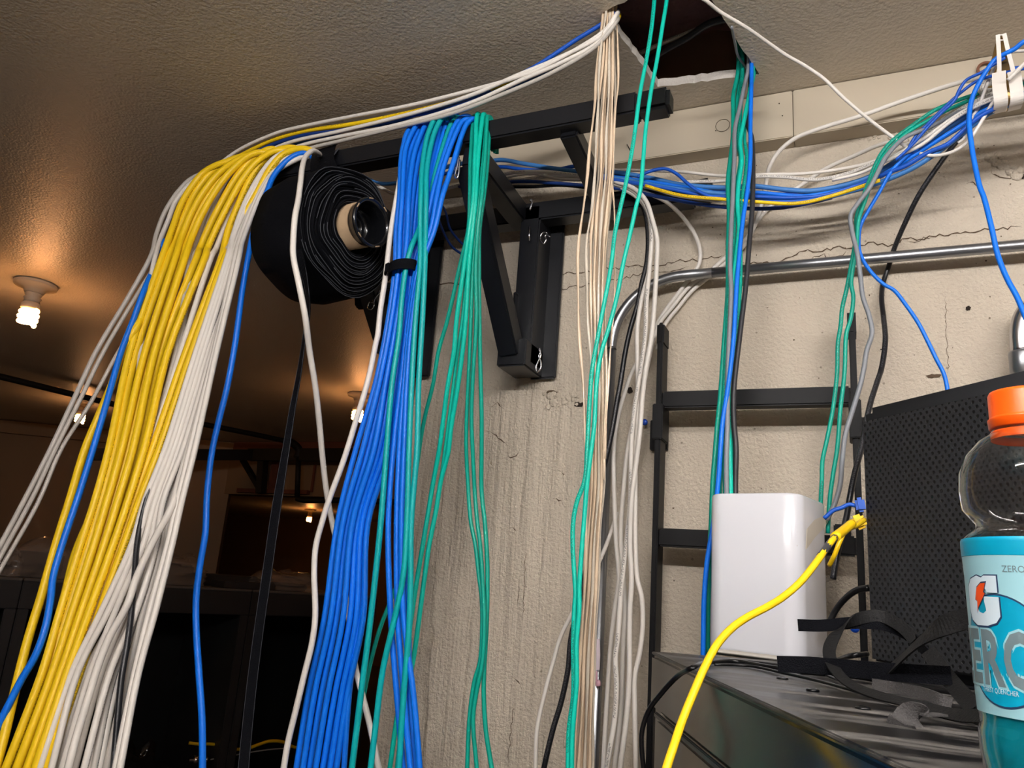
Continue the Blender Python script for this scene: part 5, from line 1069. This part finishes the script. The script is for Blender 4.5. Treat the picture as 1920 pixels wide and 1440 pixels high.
# loose ends inside the ceiling hole
cable([(1372, 50, 1.05), (1378, 80, 1.1), (1384, 105, 1.15), (1400, 128, 1.19)], 5, 'slate', 'thin grey cable inside the ceiling hole at its right rim', ref=1, Y=1.1)
tag(tube('network_cable', [atZ(1190, 104, CZ+.05), atZ(1235, 84, CZ+.055), atZ(1290, 62, CZ+.06), atZ(1345, 40, CZ+.06), atZ(1400, 25, CZ+.06)], .004, 'greyp'), 'pale cable crossing inside the ceiling hole', 'cable')
tag(tube('network_cable', [atZ(1205, 120, CZ+.04), atZ(1250, 92, CZ+.045), atZ(1290, 70, CZ+.05), atZ(1330, 44, CZ+.05), atZ(1390, 30, CZ+.05)], .006, 'charcoal'), 'dark cable crossing inside the ceiling hole beneath the pale one', 'cable')
cable([(1290, -20, .93), (1322, 0, .95), (1350, 22, .98), (1400, 52, 1.02), (1440, 80, 1.06), (1475, 104, 1.09), (1507, 122, 1.11), (1545, 148, 1.13), (1580, 182, 1.14), (1627, 222, 1.15), (1665, 251, 1.15), (1690, 269, 1.155), (1705, 280, 1.17)], 7, 'white', 'white cable running free from the hole down to the wall bundle', lead=[(-.02, 0, .06)], ref=3)
# ---- the bundle slung along the wall to the hanger
LG = 'wall bundle slung to the white hanger'
def wb(px, w, m, lb, Y=1.20, grp=LG): return cable([(x, y, (Y if x < 1600 else Y-.07*(x-1600)/285)) for x, y in px], w, m, lb, grp, ref=min(5, len(px)-2))
wb([(640, 322), (677, 330), (711, 344), (760, 340), (820, 318), (870, 306), (917, 302), (942, 300), (983, 307), (1033, 315), (1108, 324), (1150, 323), (1225, 335), (1275, 346), (1360, 352), (1410, 349), (1475, 356), (1520, 358), (1570, 350), (1630, 332), (1680, 302), (1730, 270), (1790, 232), (1850, 194), (1885, 180), (1925, 175)], 8, 'sky', 'topmost pale blue cable where the wall bundle enters behind the green sheaf', 1.2)
wb([(800, 330), (860, 322), (917, 315), (942, 313), (983, 318), (1040, 319), (1075, 312), (1110, 310), (1150, 325), (1225, 346), (1300, 352), (1360, 358), (1440, 364), (1520, 364), (1580, 354), (1640, 336), (1700, 300), (1750, 268), (1800, 238), (1850, 203), (1885, 190), (1925, 182)], 7.5, 'royal', 'royal blue cable just below the top one in the wall bundle', 1.205)
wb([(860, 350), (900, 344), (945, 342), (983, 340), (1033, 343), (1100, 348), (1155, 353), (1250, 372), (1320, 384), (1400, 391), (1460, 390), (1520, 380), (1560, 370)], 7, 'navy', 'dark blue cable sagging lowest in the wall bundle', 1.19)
wb([(1120, 330), (1180, 338), (1240, 350), (1300, 358), (1360, 364), (1420, 372), (1470, 376), (1530, 374), (1590, 360), (1650, 342), (1710, 316), (1760, 284), (1810, 246), (1855, 212), (1890, 197)], 9, 'sky', 'dusty light blue cable along the underside of the right-hand bundle', 1.185)
wb([(1130, 334), (1200, 345), (1260, 355), (1330, 368), (1400, 368), (1480, 371), (1540, 367), (1600, 350), (1660, 326), (1700, 310), (1740, 286), (1777, 270), (1800, 250), (1835, 220), (1880, 196)], 8, 'royal', 'royal blue cable near the bottom of the bundle left of the hanger', 1.178)
wb([(1100, 326), (1160, 333), (1220, 341), (1290, 352), (1350, 362), (1420, 361), (1500, 368), (1560, 360), (1620, 345), (1680, 313), (1735, 278), (1795, 240), (1850, 205), (1885, 192)], 7.5, 'blue', 'bright blue cable in the middle of the wall bundle', 1.192)
wb([(1195, 332), (1207, 326), (1230, 318), (1250, 317), (1270, 327), (1287, 342), (1307, 357), (1330, 368), (1370, 376), (1440, 378), (1500, 377), (1560, 368)], 6.5, 'royal', 'blue cable making a small hump above the wall bundle', 1.17)
wb([(620, 312), (660, 331), (701, 345), (741, 364), (790, 366), (850, 350), (900, 338), (930, 330), (967, 323), (1017, 322), (1067, 327), (1108, 333), (1160, 342), (1220, 352), (1270, 366), (1330, 374), (1370, 378)], 7, 'whitep', 'lettered white cable in the wall bundle behind the green sheaf', 1.19)
wb([(880, 345), (938, 338), (990, 337), (1030, 331), (1070, 331), (1130, 334), (1180, 336), (1240, 345), (1300, 341), (1362, 339), (1425, 331), (1470, 332), (1530, 337), (1590, 325), (1650, 300), (1702, 277), (1752, 240), (1790, 212), (1830, 190), (1880, 170), (1925, 168)], 6.5, 'whitep', 'speckled white cable weaving above the blues in the wall bundle', 1.215)
wb([(1110, 318), (1175, 319), (1275, 322), (1360, 330), (1440, 327), (1502, 326), (1577, 317), (1640, 302), (1692, 275), (1740, 247), (1777, 217), (1815, 190), (1850, 177), (1885, 170), (1925, 160)], 6.5, 'white', 'highest thin white cable running level along the wall', 1.225)
wb([(1640, 312), (1665, 300), (1727, 272), (1777, 232), (1815, 207), (1865, 185), (1890, 180)], 7.5, 'whitep', 'speckled white cable near the hanger, above the blue ones', 1.18)
wb([(1560, 338), (1620, 322), (1680, 290), (1735, 258), (1785, 222), (1830, 196), (1880, 176)], 7, 'white', 'white cable between two speckled ones near the hanger', 1.185)
wb([(880, 332), (920, 340), (960, 330), (1000, 326), (1050, 336), (1110, 338)], 6, 'white', 'short pale cable stretch crossing under the blue ones left of the wires', 1.21)
wb([(890, 352), (935, 350), (1000, 350), (1050, 347), (1110, 352), (1150, 350)], 7, 'blackc', 'dark cable at the bottom of the bundle behind the bracket', 1.2)
wb([(1210, 348), (1243, 358), (1280, 367), (1347, 373), (1413, 378), (1480, 382), (1513, 379), (1550, 370), (1590, 358), (1650, 338)], 7, 'yellowp', 'only yellow cable in the bundle along the wall', 1.168)
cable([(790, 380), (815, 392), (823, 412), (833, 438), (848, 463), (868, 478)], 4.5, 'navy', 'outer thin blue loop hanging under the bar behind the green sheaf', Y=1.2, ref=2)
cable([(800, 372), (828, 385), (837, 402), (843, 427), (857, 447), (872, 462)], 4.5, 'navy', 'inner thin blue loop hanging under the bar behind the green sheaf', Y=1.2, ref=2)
# around the hanger
wb([(1680, 300), (1710, 272), (1740, 238), (1765, 212), (1790, 188), (1798, 170), (1812, 150), (1838, 137), (1862, 122), (1885, 108)], 6, 'royal', 'blue cable bowed left of the hanger, rising to its top', 1.17)
wb([(1700, 285), (1717, 255), (1740, 232), (1772, 200), (1800, 175), (1830, 153), (1865, 141), (1890, 135), (1925, 128)], 6, 'royal', 'blue cable passing behind the middle of the hanger', 1.18)
wb([(1925, 76), (1902, 92), (1868, 110), (1855, 125), (1835, 157), (1822, 187), (1817, 225), (1822, 275), (1827, 305), (1837, 350), (1844, 368), (1858, 422), (1871, 479), (1888, 522), (1907, 557), (1921, 590), (1935, 620)], 9, 'blue', 'long blue cable looping from the hanger down over the conduit', 1.17)
wb([(1880, 108), (1867, 122), (1852, 155), (1835, 200), (1824, 218), (1812, 240), (1807, 260), (1796, 268)], 6.5, 'white', 'white cable slanting down behind the long blue loop by the hanger', 1.19)
wb([(1880, 172), (1865, 187), (1845, 220), (1825, 252), (1810, 270), (1785, 285), (1752, 292), (1725, 288)], 6.5, 'white', 'white cable hooking back under the bundle near the hanger', 1.18)
wb([(1900, 150), (1866, 152), (1846, 158), (1840, 170), (1870, 172)], 14, 'whitep', 'thick pale cable stub behind the hanger strap', 1.22)
wb([(1925, 95), (1900, 97), (1880, 104), (1860, 130)], 6, 'white', 'thin white cable curving in from the right edge behind the hanger', 1.2)
wb([(1925, 118), (1912, 128), (1900, 140), (1890, 150)], 8, 'white', 'short white cable right of the hanger strap', 1.16)
for i, (y0, m, lb) in enumerate(((128, 'royal', 'upper blue cable leaving the hanger at the right edge'), (150, 'grey', 'grey cable leaving the hanger at the right edge'), (158, 'green', 'green cable leaving the hanger at the right edge'), (176, 'white', 'white cable leaving the hanger at the right edge'), (186, 'royal', 'lower blue cable leaving the hanger at the right edge'))):
    cable([(1880, y0+4, 1.13), (1905, y0, 1.13), (1930, y0-2, 1.13), (1950, y0-4, 1.13)], 8, m, lb, LG, ref=1)
# group falling behind the perforated box
FG = 'cables leaving the wall bundle beside the router'
cable([(1880, 162, 1.17), (1845, 172, 1.165), (1802, 186, 1.16), (1752, 207, 1.15), (1715, 232, 1.15), (1675, 262, 1.15), (1655, 284, 1.15), (1641, 310, 1.15), (1630, 338), (1617, 373), (1606, 408), (1606, 435), (1600, 476), (1595, 503), (1587, 544), (1579, 579), (1576, 612), (1571, 644), (1570, 690), (1567, 727), (1560, 777), (1550, 827), (1542, 865), (1541, 900), (1539, 940), (1538, 1000)], 7.5, 'greenp', 'left green cable of the pair in front of the ladder right rail', FG, Y=1.15, ref=9)
cable([(1880, 168, 1.175), (1840, 180, 1.17), (1790, 200, 1.16), (1740, 226, 1.155), (1700, 250, 1.15), (1672, 276, 1.15), (1652, 300, 1.15), (1636, 335), (1622, 376), (1610, 412), (1606, 463), (1596, 530), (1600, 557), (1595, 598), (1587, 625), (1584, 690), (1582, 715), (1576, 765), (1570, 840), (1562, 890), (1556, 935), (1552, 1000)], 7.5, 'green', 'right green cable of the pair in front of the ladder right rail', FG, Y=1.142, ref=9)
cable([(1860, 190, 1.17), (1800, 210, 1.16), (1740, 240, 1.15), (1700, 256, 1.145), (1680, 272, 1.14), (1660, 296, 1.135), (1645, 325), (1630, 353), (1606, 385), (1595, 404), (1598, 436), (1607, 473), (1613, 517), (1618, 557), (1630, 593), (1635, 625), (1625, 658), (1620, 690), (1613, 722), (1600, 765), (1585, 815), (1579, 865), (1575, 910), (1564, 947), (1550, 975)], 8.5, 'slate', 'thick grey cable zigzagging down beside the green pair', FG, Y=1.125, ref=8)
cable([(1880, 190, 1.18), (1850, 207, 1.18), (1790, 270, 1.18), (1765, 303, 1.18), (1725, 362, 1.2), (1698, 416, 1.23), (1676, 468, 1.275), (1666, 500, 1.288), (1656, 530, 1.288), (1653, 560, 1.27), (1657, 598, 1.25), (1660, 639, 1.22), (1653, 690, 1.2), (1645, 715, 1.18), (1631, 760, 1.15), (1615, 840, 1.12), (1602, 890, 1.1), (1594, 930, 1.09), (1588, 965, 1.09), (1570, 1040, 1.09), (1562, 1085, 1.08)], 9.5, 'blackc', 'thick black cable curving from the hanger behind the conduit to the router', ref=5)
cable([(1720, 280, 1.17), (1700, 292, 1.16), (1671, 322, 1.16), (1649, 360), (1630, 392), (1614, 422), (1610, 449), (1613, 476), (1630, 506), (1657, 533), (1676, 544), (1698, 571), (1722, 606), (1739, 639), (1755, 672), (1770, 702), (1777, 735), (1779, 770)], 7, 'blue', 'blue cable swinging right to drop behind the perforated box', FG, Y=1.165, ref=6)
# ---- the near yellow lead taped to the router
pts = [atY(1620, 975, .98), atY(1603, 986, .93), atY(1585, 992, .88), atY(1565, 1008, .82), atY(1548, 1030, .79), atY(1530, 1055, .765), atY(1500, 1092, .745), atY(1470, 1118, .73), atY(1440, 1137, .71), atY(1400, 1158, .69), atY(1372, 1178, .675), atY(1345, 1208, .66), atY(1322, 1250, .645), atY(1300, 1300, .63), atY(1278, 1355, .615), atY(1263, 1400, .60), atY(1250, 1440, .59), atY(1238, 1490, .58)]
r = 7.5*zc(pts[11])/F; tag(tube('network_cable', pts, r, 'yellow'), 'thick yellow network cable taped to the white router and hanging in front', 'cable')
t = thing('cable_splice', rface(1550, 1035, .012), 'dark wrap and thick yellow coupler joining the cable at the router corner', 'splice')
tube('wrap', [atY(1565, 1008, .82), atY(1556, 1019, .805), atY(1548, 1030, .79), atY(1538, 1043, .777)], r*1.1, 'chromed', t, 10)
tube('sleeve', [atY(1597, 982, .906), atY(1585, 992, .88), atY(1566, 1007, .823)], r*1.5, M['yellowb'], t, 10)
